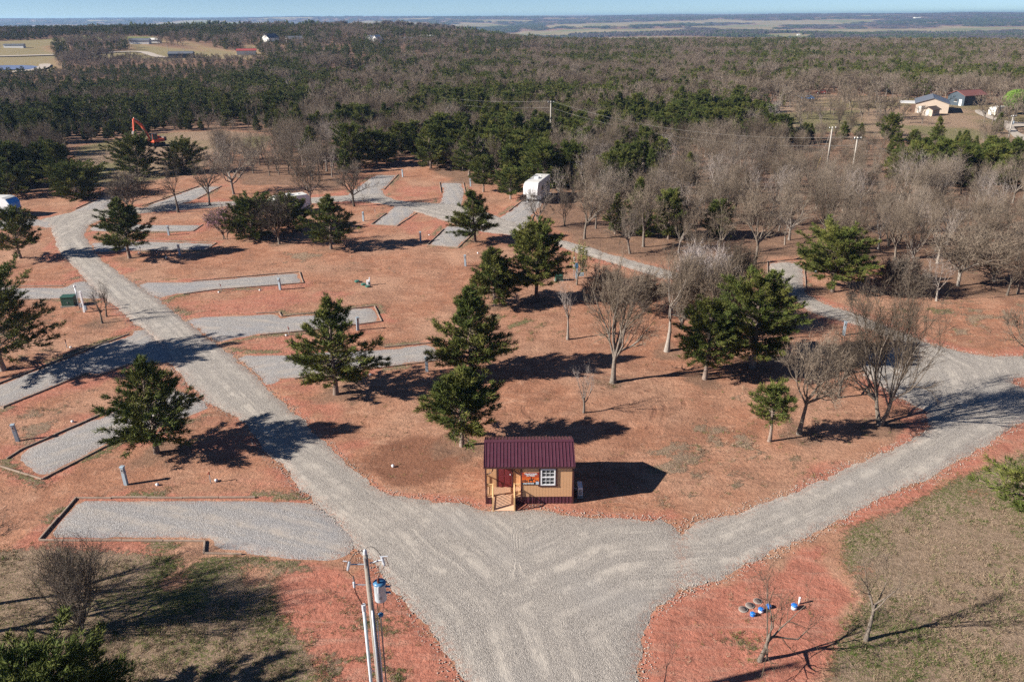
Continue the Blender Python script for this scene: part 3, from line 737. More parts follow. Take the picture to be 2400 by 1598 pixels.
def bare(seed, H, Wd, th=0.28, n=(7, 6, 6, 5, 4), ang=(0.75, 0.65, 0.6, 0.6), stems=1, lean=0.04, tw=0.017, trop=0.07, tr=None, wig=0.16):
    """trunk + limbs, and crown of branches and twigs, fitted to height H and width Wd"""
    rng = np.random.default_rng(seed)
    tr = tr or 0.020 * H + 0.02
    if stems == 1:
        st = np.array([[0.0, 0, -0.15]]); d = unit(np.array([[rng.normal(0, lean), rng.normal(0, lean), 1.0]])); Lt = np.array([H * th])
    else:
        st = np.column_stack([rng.normal(0, 0.12, stems), rng.normal(0, 0.12, stems), np.full(stems, -0.15)])
        az = np.arange(stems) * 6.28 / stems + rng.uniform(0, 6.28); d = unit(np.column_stack([np.cos(az) * 0.35, np.sin(az) * 0.35, np.ones(stems)])); Lt = np.full(stems, H * th)
    P0, _ = polyline(st, d, Lt, 5, 0.05, 0.05, rng)
    r_0 = np.linspace(1.0, 0.74, 5)[None] * tr / math.sqrt(stems); r_0[:, 0] *= 1.35
    r_0 = np.repeat(r_0, len(P0), 0) if len(r_0) == 1 else r_0
    T = Geo(); C = Geo(); T.tubes(P0, r_0, 8)
    s1, d1, q1, t1 = branch_off(P0, r_0, n[0], ang[0], 0.62, rng)
    L1 = H * rng.uniform(0.34, 0.56, len(s1))
    P1, _ = polyline(s1, d1, L1, 6, wig, trop * 1.6, rng)
    r_1 = q1[:, None] * 0.68 * np.linspace(1, 0.22, 6)[None]
    T.tubes(P1, r_1, 5)
    s2, d2, q2, t2 = branch_off(P1, r_1, n[1], ang[1], 0.25, rng)
    L2 = H * rng.uniform(0.14, 0.27, len(s2)) * (1.15 - 0.4 * t2)
    P2, _ = polyline(s2, d2, L2, 5, wig, trop, rng); r_2 = np.maximum(q2[:, None] * 0.68, tw * 1.3) * np.linspace(1, 0.3, 5)[None]
    C.tubes(P2, r_2, 4)
    s3, d3, q3, t3 = branch_off(P2, r_2, n[2], ang[2], 0.2, rng)
    L3 = H * rng.uniform(0.07, 0.14, len(s3))
    P3, _ = polyline(s3, d3, L3, 3, wig * 0.9, trop * 0.8, rng); r_3 = np.maximum(q3[:, None] * 0.66, tw) * np.array([1, 0.7, 0.35])[None]
    C.tubes(P3, r_3, 3)
    if n[3]:
        s4, d4, q4, t4 = branch_off(P3, r_3, n[3], ang[3], 0.15, rng)
        L4 = H * rng.uniform(0.035, 0.085, len(s4)); T4 = s4 + unit(d4 + np.array([0, 0, 0.15])) * L4[:, None]
        C.blades(s4, T4, np.full(len(s4), tw), rng)
        if n[4]:
            P4 = np.stack([s4, T4], 1); s5, d5, q5, t5 = branch_off(P4, np.full((len(s4), 2), tw), max(1, n[4] - 1), 0.6, 0.25, rng)
            L5 = H * rng.uniform(0.02, 0.05, len(s5)); C.blades(s5, s5 + d5 * L5[:, None], np.full(len(s5), tw * 0.7), rng)
    A = np.concatenate(C.V); zt = np.percentile(A[:, 2], 99.7); r_ = np.percentile(np.hypot(A[:, 0], A[:, 1]), 96)
    sz = H / zt; sx = (Wd / 2) / r_
    for g in (T, C):
        for i, V in enumerate(g.V):
            hgt_ = np.clip(V[:, 2] / (H * th * 0.9), 0, 1) ** 1.2     # keep the trunk's own girth
            V[:, 0] *= 1 + (sx - 1) * hgt_; V[:, 1] *= 1 + (sx - 1) * hgt_; V[:, 2] *= sz
    return T, C
def cedar(seed, H, Rr, base=0.14, style='cone', dens=1.0, fine=1.0, lean=0.03, spire=0.0):
    rng = np.random.default_rng(seed)
    T = Geo(); C = Geo()
    tr = 0.022 * H + 0.03
    k = 7; zs = np.linspace(-0.15, H * 0.94, k)
    lx = rng.normal(0, lean) * H; ly = rng.normal(0, lean) * H
    ax = lambda z: np.stack([lx * (z / H) ** 1.5 * 0.6 + 0.05 * np.sin(z * 1.3 + seed), ly * (z / H) ** 1.5 * 0.6, z], -1)
    P0 = ax(np.maximum(zs, 0))[None].copy(); P0[0, :, 2] = zs
    T.tubes(P0, (np.linspace(1, 0.12, k) * tr)[None] * np.array([1.3] + [1] * (k - 1))[None], 8)
    nb = int(120 * dens); t = rng.uniform(0, 1, nb) ** 1.15
    zb = H * (base + (0.97 - base) * t)
    if style == 'cone': pr = (1 - t) ** 0.75 * np.minimum(1, 0.62 + t * 2.2)
    elif style == 'oval': pr = np.sqrt(np.maximum(0, 1 - ((t - 0.36) / 0.66) ** 2)) * 0.98
    else: pr = np.sqrt(np.maximum(0, 1 - ((t - 0.42) / 0.60) ** 2))                 # round
    if spire: pr = np.where(t > 0.5, pr * (1 - spire * (t - 0.5) * 2), pr)
    az = np.arange(nb) * 2.39996 + rng.uniform(0, 0.8, nb)
    lob = 1 + 0.24 * np.sin(az * 2 + seed) * np.cos(t * 7 + seed * 1.7) + 0.16 * np.sin(az * 3 - seed * 2.1 + t * 9)
    L = Rr * np.maximum(pr, 0.09) * lob * rng.uniform(0.72, 1.12, nb)
    el = 0.12 + 0.75 * t + rng.normal(0, 0.12, nb)
    d = np.stack([np.cos(az) * np.cos(el), np.sin(az) * np.cos(el), np.sin(el)], -1)
    st = ax(zb)
    PB, _ = polyline(st, d, L, 4, 0.10, 0.06, rng)
    T.tubes(PB, (tr * 0.28 * (1 - t * 0.6))[:, None] * np.linspace(1, 0.2, 4)[None], 3)
    # sprays along every branch
    cnt = np.maximum(3, (L / 0.145 * dens * fine).astype(int)); idx = np.repeat(np.arange(nb), cnt)
    u = np.sqrt(rng.uniform(0.06, 1.0, len(idx))); f = u * 3; i = np.minimum(f.astype(int), 2); fr = (f - i)[:, None]
    base_p = PB[idx, i] * (1 - fr) + PB[idx, i + 1] * fr
    bd = unit(PB[idx, i + 1] - PB[idx, i]); side = perp(bd, rng)
    wide = (0.10 + 0.15 * L[idx] * (1.15 - u)) * rng.uniform(0, 1, len(idx))
    base_p = base_p + side * wide[:, None] * np.array([1, 1, 0.55])
    sd = unit(bd * 0.8 + side * 0.55 + np.array([0, 0, 0.38]) + rng.normal(size=bd.shape) * 0.15)
    m = 8; N = len(base_p)
    B = np.repeat(base_p, m, 0) + rng.normal(size=(N * m, 3)) * 0.06
    D = unit(np.repeat(sd, m, 0) + rng.normal(size=(N * m, 3)) * 0.34)
    Ls = rng.uniform(0.20, 0.44, N * m) / math.sqrt(fine); ws = rng.uniform(0.019, 0.036, N * m) / fine ** 0.7
    C.blades(B, B + D * Ls[:, None], ws, rng)
    Av = np.concatenate(C.V); off = np.hypot(Av[:, 0] - np.interp(Av[:, 2], zs, P0[0, :, 0]), Av[:, 1] - np.interp(Av[:, 2], zs, P0[0, :, 1]))
    f = Rr / np.percentile(off, 97.5); fz = H / np.percentile(Av[:, 2], 99.9)
    for g in (T, C):
        for V in g.V: V[:, 0] *= f; V[:, 1] *= f; V[:, 2] *= fz
    T.V[0][:, :2] /= f
    return T, C
def plant(name, parts, label, cat, loc, rz=0.0, group=None, mats=(None, None), names=('trunk', 'crown'), tag_extra=None):
    t = thing(name, label, cat, loc, rz, group)
    for g, m, nm in zip(parts, mats, names): link(nm, g.mesh(nm, m, nm == 'trunk'), t)
    return t
HERO_AT = []
def hero(kind, base_, top_y, half, label, seed, group=None, **kw):
    b = gp(*base_); H = height(base_, (base_[0], top_y)); dist = math.hypot(b.x, b.y, CAMH)
    wd = 2 * half * dist / F_
    HERO_AT.append((b.x, b.y, wd))
    mats = kw.pop('mats', None)
    if kind == 'cedar':
        parts = cedar(seed, H, wd / 2, **kw); t = plant('cedar_tree', parts, label, 'cedar', b, 0, group, mats or (CEDARBARK, CEDAR))
    else:
        parts = bare(seed, H, wd, **kw); t = plant('bare_tree', parts, label, 'tree', b, 0, group, mats or (OAKBARK, TWIG))
    return t
CG = 'cedars standing in the campground'; BG = 'bare trees standing in the campground'
for a in [
 ((369,1061), 838, 102, 'open branched lone cedar between the slanting pads and the main gravel road', 11, dict(base=0.15, dens=1.35, lean=0.02)),
 ((788,925), 692, 108, 'lopsided cedar with a thin spire on the bare red corner by the main road', 12, dict(base=0.14, spire=0.5, dens=1.4)),
 ((1082,1047), 852, 96, 'cedar with a pale bare trunk directly behind the cabin roof', 13, dict(base=0.25, style='cone', dens=1.45)),
 ((1104,880), 668, 92, 'tall full cedar at the end of a gravel pad, foremost of the overlapping pair', 14, dict(base=0.12, style='cone', dens=1.6)),
 ((1160,716), 578, 68, 'dark cedar peeping out behind the tall full cedar', 15, dict(base=0.10, dens=1.5)),
 ((1258,706), 512, 73, 'dense egg shaped cedar with a long clean trunk near the small green box', 16, dict(base=0.24, style='oval', dens=1.6)),
 ((1653,888), 690, 76, 'shorter olive cedar of the pair beside the bare oaks', 17, dict(base=0.24, style='oval', dens=1.4)),
 ((1763,860), 632, 98, 'broad dark cedar with a leaning trunk behind its olive neighbour', 18, dict(base=0.20, style='oval', dens=1.6)),
 ((1803,1033), 890, 50, 'small light green cedar with a thin pale stem beside the lower gravel road', 19, dict(base=0.40, style='round', dens=0.9)),
 ((1950,683), 520, 84, 'round topped cedar with a gnarled trunk by the end pad of the spur road', 20, dict(base=0.24, style='round', dens=1.5)),
 ((2440,1215), 985, 105, 'cedar cut by the frame beside the lower gravel road', 21, dict(base=0.06, dens=1.1)),
 ((304,604), 463, 62, 'cedar at the bend of the main road between the short pads', 22, dict(base=0.18, dens=1.35)),
 ((777,583), 456, 62, 'bushy cedar on the red ground behind the open field', 23, dict(base=0.14, dens=1.3)),
 ((592,560), 452, 66, 'dark low cedar beside the pink blossoming tree', 24, dict(base=0.05, style='oval', dens=1.5)),
 ((676,536), 448, 54, 'dark cedar half hiding the parked trailer', 25, dict(base=0.06, style='oval', dens=1.3)),
 ((1113,567), 444, 55, 'slim cedar beside the small pad of the gravel loop', 26, dict(base=0.16, dens=1.35)),
 ((48,606), 482, 50, 'many stemmed cedar by the road bend near the blue nosed trailer', 27, dict(base=0.22, style='oval', dens=1.2)),
 ((8,868), 628, 108, 'large dark cedar whose shadow crosses the slanting gravel pad', 28, dict(base=0.18, style='oval', dens=1.45)),
 ((180,462), 374, 62, 'round cedar bush at the wood edge near the blue nosed trailer', 29, dict(base=0.02, style='round', dens=1.6)),
 ((28,462), 382, 48, 'cedar right behind the blue nosed trailer', 30, dict(base=0.05, dens=1.3)),
 ((322,410), 312, 52, 'big dark cedar below the orange excavator boom', 31, dict(base=0.05, style='oval', dens=1.6)),
 ((432,405), 322, 50, 'dark cedar beside the big one below the excavator', 32, dict(base=0.06, style='oval', dens=1.4)),
 ((731,378), 296, 34, 'conical cedar standing alone before the bare wood edge', 33, dict(base=0.06, dens=1.4)),
 ((826,392), 286, 45, 'tallest dark cedar of the clump above the upper pad', 34, dict(base=0.10, style='oval', dens=1.5)),
 ((884,388), 296, 46, 'dark cedar of the upper clump, right above the pad end', 35, dict(base=0.10, style='oval', dens=1.5)),
 ((1010,396), 292, 44, 'cedar behind the square pad, on the side of the upper clump', 36, dict(base=0.1, dens=1.4)),
 ((1100,412), 305, 44, 'cedar behind the square pad, on the trailer side', 37, dict(base=0.1, dens=1.4)),
 ((1133,450), 362, 34, 'narrow cedar with clean trunk at the loop edge', 38, dict(base=0.22, style='oval', dens=1.2)),
 ((1196,466), 382, 40, 'low cedar right beside the white trailer', 39, dict(base=0.18, style='oval', dens=1.3)),
 ((1275,440), 335, 48, 'large cedar directly over the white trailer roof', 40, dict(base=0.06, style='oval', dens=1.6)),
 ((1340,440), 330, 46, 'large cedar behind the white trailer, towards the olive cedar', 41, dict(base=0.06, style='oval', dens=1.6)),
 ((1440,455), 350, 55, 'broad olive cedar amid bare oaks', 42, dict(base=0.04, style='oval', dens=1.6)),
 ((115,1780), 1545, 180, 'dark cedar with its top in the grass corner beside the many stemmed bush', 43, dict(base=0.05, style='oval', dens=1.7)),
]:
    base, ty, hw_, lab, seed, kw = a
    hero('cedar', base, ty, hw_, lab, seed, CG, **kw)
DK = dict(mats=(OAKBARK, DARKTWIG)); PL = dict(mats=(PALEBARK, PALETWIG))
for a in [
 ((1437,895), 590, 92, 'big vase shaped bare tree with upswept limbs behind the ring tracks', 101, dict(th=0.24, n=(11,7,6,5,4), ang=(0.42,0.4,0.45,0.5), trop=0.10)),
 ((1563,822), 560, 70, 'tall bare oak with a long clean grey trunk', 102, dict(th=0.45, n=(6,6,5,5,3), mats=(PALEBARK, TWIG), ang=(1.0,0.7,0.6,0.6))),
 ((1368,967), 850, 42, 'small pale bare tree on the ring of tyre tracks', 103, dict(th=0.36, n=(6,5,4,3,2), tw=0.009, **PL)),
 ((1331,795), 645, 36, 'slender bare tree near the small green box', 104, dict(th=0.42, n=(6,5,4,4,0), tw=0.009, mats=(PALEBARK, PALETWIG))),
 ((1873,1015), 775, 108, 'wide bare tree with a dark leaning trunk beside the small cedar', 105, dict(th=0.34, n=(8,7,6,5,4), ang=(0.95,0.7,0.6,0.6))),
 ((2060,995), 640, 118, 'largest bare tree, throwing branching shadows over the gravel', 106, dict(th=0.22, n=(9,7,6,5,4), ang=(0.6,0.6,0.55,0.6), stems=2)),
 ((1965,932), 785, 66, 'short bare tree between the two wide bare trees', 107, dict(th=0.3, n=(7,6,5,5,3), **DK)),
 ((1780,1547), 1325, 118, 'sparse crooked bare tree beside the blue septic lids', 108, dict(th=0.30, n=(6,5,4,4,3), ang=(0.9,0.7,0.6,0.6), tw=0.011, tr=0.13)),
 ((2030,1497), 1275, 72, 'sparse forked bare tree on the dry grass', 109, dict(th=0.40, n=(5,5,4,4,3), ang=(0.5,0.5,0.55,0.6), tw=0.011, tr=0.12)),
 ((1553,1625), 1455, 32, 'thin bare sapling at the gravel edge', 110, dict(th=0.5, n=(5,4,3,0,0), tw=0.010, tr=0.05)),
 ((195,1487), 1268, 92, 'dark many stemmed bare bush in the grass', 111, dict(th=0.14, n=(9,6,5,4,3), ang=(0.35,0.45,0.5,0.5), stems=4, tw=0.008, **DK)),
 ((240,757), 662, 24, 'thin young bare tree nearer the grass of the pair by the meter posts', 112, dict(th=0.4, n=(9,5,4,3,0), tw=0.008, **DK)),
 ((250,742), 650, 22, 'thin young bare tree nearer the road of the pair by the meter posts', 113, dict(th=0.4, n=(9,5,4,3,0), tw=0.008, **DK)),
 ((1263,535), 435, 40, 'bare tree right before the white trailer', 114, dict(th=0.26, n=(7,6,5,4,3), **DK)),
 ((418,498), 360, 36, 'tall bare tree with a long trunk by the upper road', 115, dict(th=0.45, n=(8,6,5,4,3), **DK)),
 ((492,482), 368, 38, 'tall bare tree beside the slanting upper pad', 116, dict(th=0.4, n=(8,6,5,4,3), **DK)),
 ((305,492), 398, 62, 'spreading many stemmed bare tree by the upper road', 117, dict(th=0.2, n=(7,7,6,5,3), stems=3, **DK)),
 ((548,455), 328, 66, 'big round bare oak behind the upper pad', 118, dict(th=0.3, n=(10,7,6,5,4))),
 ((830,484), 372, 52, 'bare oak with a clean trunk at the upper road', 119, dict(th=0.36, n=(8,7,6,5,3), **DK)),
 ((655,572), 440, 56, 'vase shaped bare tree before the half hidden trailer', 120, dict(th=0.2, n=(9,6,6,5,4), ang=(0.5,0.5,0.5,0.5), **DK)),
 ((1370,560), 425, 62, 'bare oak with olive twigs at the wood edge near the trailer', 121, dict(th=0.36, n=(9,7,6,5,4))),
 ((1325,530), 440, 34, 'two stemmed leaning bare tree near the white trailer', 122, dict(th=0.35, n=(6,6,5,5,3), stems=2, **DK)),
 ((1477,594), 475, 60, 'crooked bare oak leaning over the curving track', 123, dict(th=0.36, n=(7,7,6,5,3), lean=0.35, **DK)),
 ((1508,578), 430, 66, 'wide bare oak with a stout trunk behind the crooked one', 124, dict(th=0.32, n=(8,7,6,5,4), ang=(0.95,0.7,0.6,0.6))),
 ((1632,565), 440, 52, 'upright bare oak in the open red patch of the wood', 125, dict(th=0.36, n=(8,6,6,5,3))),
 ((1768,618), 430, 90, 'great bare oak at the head of the spur pad', 126, dict(th=0.28, n=(9,7,6,5,4))),
 ((1600,770), 590, 60, 'grey thicket of bare stems beside the tall oak', 127, dict(th=0.08, n=(7,6,5,5,3), ang=(0.4,0.5,0.5,0.5), stems=5)),
 ((1680,780), 600, 70, 'grey thicket of bare stems behind the cedar pair', 128, dict(th=0.08, n=(7,6,5,5,3), ang=(0.4,0.5,0.5,0.5), stems=5)),
 ((1420,705), 628, 50, 'low grey thicket of bare twigs by the curving track', 129, dict(th=0.08, n=(7,6,5,5,3), ang=(0.5,0.5,0.5,0.5), stems=5)),
 ((1510,730), 642, 50, 'grey thicket of fine twigs between the vase shaped tree and the tall oak', 137, dict(th=0.08, n=(7,6,5,5,3), ang=(0.45,0.5,0.5,0.5), stems=5)),
 ((1640,722), 575, 64, 'pale grey thicket at the bend of the hidden track', 138, dict(th=0.08, n=(7,6,5,5,3), ang=(0.45,0.5,0.5,0.5), stems=5, mats=(PALEBARK, PALETWIG))),
 ((1725,700), 570, 58, 'brown thicket behind the broad dark cedar', 139, dict(th=0.08, n=(7,6,5,5,3), ang=(0.45,0.5,0.5,0.5), stems=5)),
 ((2330,660), 530, 90, 'wide bare tree at the wood edge past the spreading one', 140, dict(th=0.22, n=(9,7,6,5,4))),
 ((2245,670), 520, 100, 'pale spreading bare tree at the wood edge', 130, dict(th=0.25, n=(9,7,6,5,4), mats=(PALEBARK, TWIG))),
 ((2195,705), 600, 36, 'leaning pale bare stem before the spreading tree', 131, dict(th=0.35, n=(5,5,5,4,2), lean=0.2, tw=0.01, **PL)),
 ((2105,690), 600, 60, 'low dark thicket behind the largest bare tree', 132, dict(th=0.1, n=(10,7,6,5,3), stems=4, **DK)),
 ((2400,840), 700, 60, 'bare tree at the far side of the road fork', 133, dict(th=0.3, n=(7,6,6,5,3))),
 ((728,480), 380, 46, 'bare tree between the two upper pads', 134, dict(th=0.3, n=(8,7,6,5,3))),
 ((-40,1420), 1150, 80, 'pale bare branches reaching in from the side of the grass corner', 135, dict(th=0.3, n=(7,6,5,4,3), **PL)),
 ((-150,1500), 1180, 130, 'bare tree outside the grass corner', 136, dict(th=0.3, n=(8,7,6,5,3))),
]:
    base, ty, hw_, lab, seed, kw = a
    hero('bare', base, ty, hw_, lab, seed, BG, **kw)
# blossoming redbud, budding sapling, leafed out tree in the yard
def budded(base, top, half, label, seed, mat, n_b, cat, name, **kw):
    b = gp(*base); H = height(base, (base[0], top)); wd = 2 * half * math.hypot(b.x, b.y, CAMH) / F_
    T, C = bare(seed, H, wd, **kw); rng = np.random.default_rng(seed)
    A = np.concatenate(C.V); B = A[rng.integers(0, len(A), n_b)] + rng.normal(size=(n_b, 3)) * 0.05
    L = Geo(); D = unit(rng.normal(size=(n_b, 3)) + np.array([0, 0, 0.4])); L.spikes(B, D, rng.uniform(0.08, 0.2, n_b), rng.uniform(0.03, 0.06, n_b), rng)
    HERO_AT.append((b.x, b.y, wd))
    return plant(name, (T, C, L), label, cat, b, 0, None, (OAKBARK, TWIG, mat), ('trunk', 'crown', 'blossom' if mat is BLOOM else 'leaf_cover'))
budded((528,560), 478, 40, 'small bare tree hazed with pink blossom beside the dark low cedar', 201, BLOOM, 1500, 'tree', 'blossoming_tree', th=0.2, n=(8,6,5,3,0), stems=3)
budded((1352,668), 575, 34, 'young tree in yellow green bud beside the blue hookup post', 202, BUDS, 1300, 'tree', 'budding_tree', th=0.3, n=(6,5,5,3,0), tw=0.008)
def leafy():
    b = gp(2378, 268); T, C = bare(203, 7.5, 8.0, th=0.2, n=(8,6,5,0,0)); rng = np.random.default_rng(8)
    n_ = 5200; d = unit(rng.normal(size=(n_, 3))); r_ = rng.uniform(0.55, 1.0, n_) ** 0.5
    B = d * r_[:, None] * np.array([4.0, 4.0, 3.1]) + np.array([0, 0, 4.3]); B = B[B[:, 2] > 1.3]
    L = Geo(); L.spikes(B, unit(B - np.array([0, 0, 3.5]) + rng.normal(size=B.shape)), rng.uniform(0.3, 0.6, len(B)), rng.uniform(0.09, 0.16, len(B)), rng)
    HERO_AT.append((b.x, b.y, 8))
    plant('leafy_tree', (T, C, L), 'round bright green leafy tree beside the old white trailer', 'tree', b, 0, None, (OAKBARK, TWIG, GREENLEAF), ('trunk', 'crown', 'leaf_cover'))
leafy()

# ------------------------------------------------------------------ the woods
full_b = [bare(300 + i, 8.5, (7.2, 6.2, 7.8, 5.6, 6.4, 6.8)[i], th=(0.26, 0.34, 0.2, 0.4, 0.10, 0.3)[i], n=((9,6,5,4,3), (8,6,5,4,3), (8,6,5,4,3), (8,6,5,4,3), (5,6,5,4,3), (6,5,4,3,3))[i], ang=((0.8,0.65,0.6,0.6), (0.65,0.6,0.6,0.6), (0.7,0.65,0.6,0.6), (0.95,0.7,0.6,0.6), (0.45,0.5,0.5,0.5), (0.8,0.7,0.6,0.6))[i], stems=(1, 1, 2, 1, 4, 1)[i], tw=0.0115) for i in range(6)]
full_c = [cedar(320 + i, 7.5, (2.3, 2.7, 2.1, 2.9)[i], base=(0.08, 0.14, 0.05, 0.1)[i], style=('cone', 'oval', 'cone', 'round')[i], dens=1.45, fine=0.75) for i in range(4)]
mid_b = [bare(340 + i, 8.5, (7.5, 8.2, 6.6)[i], th=0.26, n=(7,5,5,4,0), tw=0.036) for i in range(3)]
mid_c = [cedar(350 + i, 7.5, (2.4, 2.8, 2.6)[i], base=0.05, style=('cone', 'oval', 'round')[i], dens=0.75, fine=0.4) for i in range(3)]
def lump(seed, kind):
    rng = np.random.default_rng(seed); C = Geo(); T = Geo(); nt_ = 5
    for _ in range(nt_):
        x, y = rng.uniform(-6.5, 6.5, 2); h = rng.uniform(6.5, 9.5); r_ = rng.uniform(3.0, 4.2) if kind == 'b' else rng.uniform(2.2, 3.2)
        n_ = 90; d = unit(rng.normal(size=(n_, 3))); d[:, 2] = np.abs(d[:, 2])
        if kind == 'b': B = d * np.array([r_, r_, h * 0.5]) * rng.uniform(0.5, 1, n_)[:, None] + [x, y, h * 0.42]
        else:
            t = rng.uniform(0, 1, n_); a = rng.uniform(0, 6.28, n_); B = np.stack([x + np.cos(a) * r_ * (1 - t) ** 0.7, y + np.sin(a) * r_ * (1 - t) ** 0.7, h * (0.08 + 0.85 * t)], -1)
        D = unit(np.stack([B[:, 0] - x, B[:, 1] - y, np.full(n_, r_ * 0.7)], -1) + rng.normal(size=B.shape) * 0.4)
        C.spikes(B, D, rng.uniform(1.0, 2.0, n_), rng.uniform(0.22, 0.42, n_), rng)
        T.tubes(np.array([[[x, y, -0.3], [x, y, h * 0.5]]]), np.array([[0.16, 0.1]]), 3)
    return T, C
far_b = [lump(360 + i, 'b') for i in range(2)]; far_c = [lump(370 + i, 'c') for i in range(2)]
meshes_b = [(T.mesh('trunk', PALEBARK if i == 5 else OAKBARK, True), C.mesh('crown', PALETWIG if i == 5 else TWIG)) for i, (T, C) in enumerate(full_b)]
meshes_c = [(T.mesh('trunk', CEDARBARK, True), C.mesh('crown', CEDAR)) for T, C in full_c]

def cedar_share(px, py):
    p = np.full(len(px), 0.42)
    def s(m, v): p[m] = v
    s((py < 140), 0.42); s((py < 140) & (px < 1000), 0.5); s((py < 97) & (px < 560), 0.75)
    s((py >= 96) & (py < 215) & (px > 1500), 0.42)
    s((px < 720) & (py > 165) & (py < 335), 0.72); s((px < 300) & (py >= 335), 0.75)
    s((px > 1300) & (py > 335), 0.17); s((px > 1300) & (px < 1860) & (py > 255) & (py < 345), 0.6); s((px > 1000) & (px < 1500) & (py > 200) & (py < 255), 0.55)
    s((px > 2090) & (px < 2385) & (py > 325) & (py < 445), 0.6); s((px > 1860) & (py > 215) & (py < 325), 0.06)
    s((px > 420) & (px < 800) & (py > 335), 0.2)
    return p
rngw = np.random.default_rng(77)
def candidates(y0, y1, sp):
    xs = np.arange(-(0.72 * y1 + 40), 0.72 * y1 + 40, sp); yy = np.arange(y0, y1, sp)
    X, Y = np.meshgrid(xs, yy); P = np.stack([X.ravel(), Y.ravel()], -1) + rngw.uniform(-0.48, 0.48, (X.size, 2)) * sp
    return P[np.abs(P[:, 0]) < 0.70 * P[:, 1] + 30]
BLOCK = [(138, 262, 17), (156, 262, 8), (124, 250, 6)]       # footprints kept free, filled in below
def keep(P, level):
    m = np.ones(len(P), bool)
    if level == 0:
        m &= (sdf(P, WOODS) < -1.0) | (P[:, 1] > 260)
        nearr = P[:, 1] < 240
        rd = np.full(len(P), 50.0); rd[nearr] = road_sd(P[nearr]); m &= rd > 2.2
        for q in CLEAR: m &= sdf(P, q) > 0
        y_ = sdf(P, YARD) < 0; pxx, pyy = to_px(P[:, 0], P[:, 1], np.zeros(len(P))); m &= ~(y_ & (rngw.uniform(size=len(P)) > np.where(pxx < 2120, 0.24, 0.12)))
        for hx, hy, hw2 in HERO_AT: m &= np.hypot(P[:, 0] - hx, P[:, 1] - hy) > max(2.0, hw2 * 0.38)
    for bx, by, br in BLOCK: m &= np.hypot(P[:, 0] - bx, P[:, 1] - by) > br
    f = np.zeros(len(P), bool)
    for q in FIELDS: f |= sdf(P, q) < 0
    g = np.zeros(len(P), bool)
    for q in GROVES: g |= sdf(P, q) < 0
    m &= (~f | g) | (rngw.uniform(size=len(P)) < 0.012)
    m &= sdf(P, fpoly(POND)) > 6
    gap = (P[:, 1] > 330) & (P[:, 1] < 1300); m &= ~(gap & (fbm(P[:, 0], P[:, 1], 1 / 55.0, 66) < 0.335))
    far = P[:, 1] > 1300
    m &= ~(far & (fbm(P[:, 0], P[:, 1], 1 / 700.0, 61) > 0.58))
    return m
allp = []
for lv, (a, b, sp) in enumerate(((62, 300, 4.3), (300, 560, 4.9), (560, 1100, 7.0), (1100, 3600, 19.0), (3600, 14000, 95.0))):
    P = candidates(a, b, sp); P = P[keep(P, 0 if lv < 2 else 1)]
    px, py = to_px(P[:, 0], P[:, 1], terrain(P[:, 0], P[:, 1]))
    cs = cedar_share(px, py)
    v = 0.62 * ((fbm(P[:, 0], P[:, 1], (0.045, 0.045, 0.035, 0.006, 0.0015)[lv], 90) - 0.5) * 2.3 + 0.5) + 0.38 * rngw.uniform(size=len(P))
    isc = v < cs + 0.07 * ((py < 335) & (px > 600))
    if lv == 0:                                  # cedars stand closer, oaks a little wider
        keepm = isc | (rngw.uniform(size=len(P)) < 0.80); P, isc = P[keepm], isc[keepm]
    s = rngw.uniform(0.72, 1.18, len(P))
    if lv == 3: s *= rngw.uniform(1.0, 1.35, len(P))
    s *= np.where(isc, 0.94, 0.88)
    for q in LOWTREES: s[sdf(P, q) < 0] *= 0.58
    hz = s.copy()
    if lv == 4: s = s * 7.5; hz = hz * 1.15
    allp.append(np.column_stack([P, isc, s, hz, np.full(len(P), lv), rngw.uniform(0, 6.283, len(P))]))
A = np.concatenate(allp)
px, py = to_px(A[:, 0], A[:, 1], np.zeros(len(A)))
tx, ty = to_px(A[:, 0], A[:, 1], A[:, 4] * 8)
inview = (px > -30) & (px < 2430) & (py < 1650) & (ty > 0)
size = A[:, 4] / np.hypot(A[:, 0], A[:, 1]) * inview * (A[:, 5] < 2)
LANDMARKS = [(t_, gp(*q_)) for t_, q_ in (
 ('behind the white fifth wheel trailer', (1250,430)), ('in the wood beside the spur pad', (1790,600)), ('at the wood edge by the round topped cedar', (2000,610)),
 ('at the wood edge by the pale spreading tree', (2260,640)), ('near the guyed pale pole', (1930,400)), ('near the pale wire pole beside the guyed one', (2000,420)), ('before the tan barn clearing', (2150,360)),
 ('beside the driveway pole', (2360,360)), ('among the cars in the barn clearing', (1890,240)), ('around the tan barn', (2180,262)), ('beside the old cream trailer', (2320,275)),
 ('near the red patch behind the crooked oak', (1600,540)), ('near the bare oak with olive twigs', (1380,520)), ('beside the broad olive cedar', (1450,440)), ('below the power line between the poles', (1650,330)),
 ('around the pole behind the trailer', (1290,330)), ('along the dirt path in the wood', (1120,298)), ('behind the square back pad', (1060,400)), ('behind the dark cedars of the upper pads', (880,370)),
 ('by the conical lone cedar', (731,365)), ('beyond the excavator meadow', (420,300)), ('at the meadow side of the excavator', (300,330)), ('behind the blue nosed trailer', (40,430)), ('behind the round cedar bush', (150,400)),
 ('near the brown double armed pole', (766,256)), ('by the distant line pole', (912,240)), ('around the big round bare oak', (560,430)), ('deep in the wood beyond the wires', (1500,280)), ('deep in the wood past the great oak', (1900,500)), ('deep in the wood past the spreading tree', (2300,520)))]
yard_in = sdf(A[:, :2], YARD) < 4
use = np.zeros(len(A), bool)
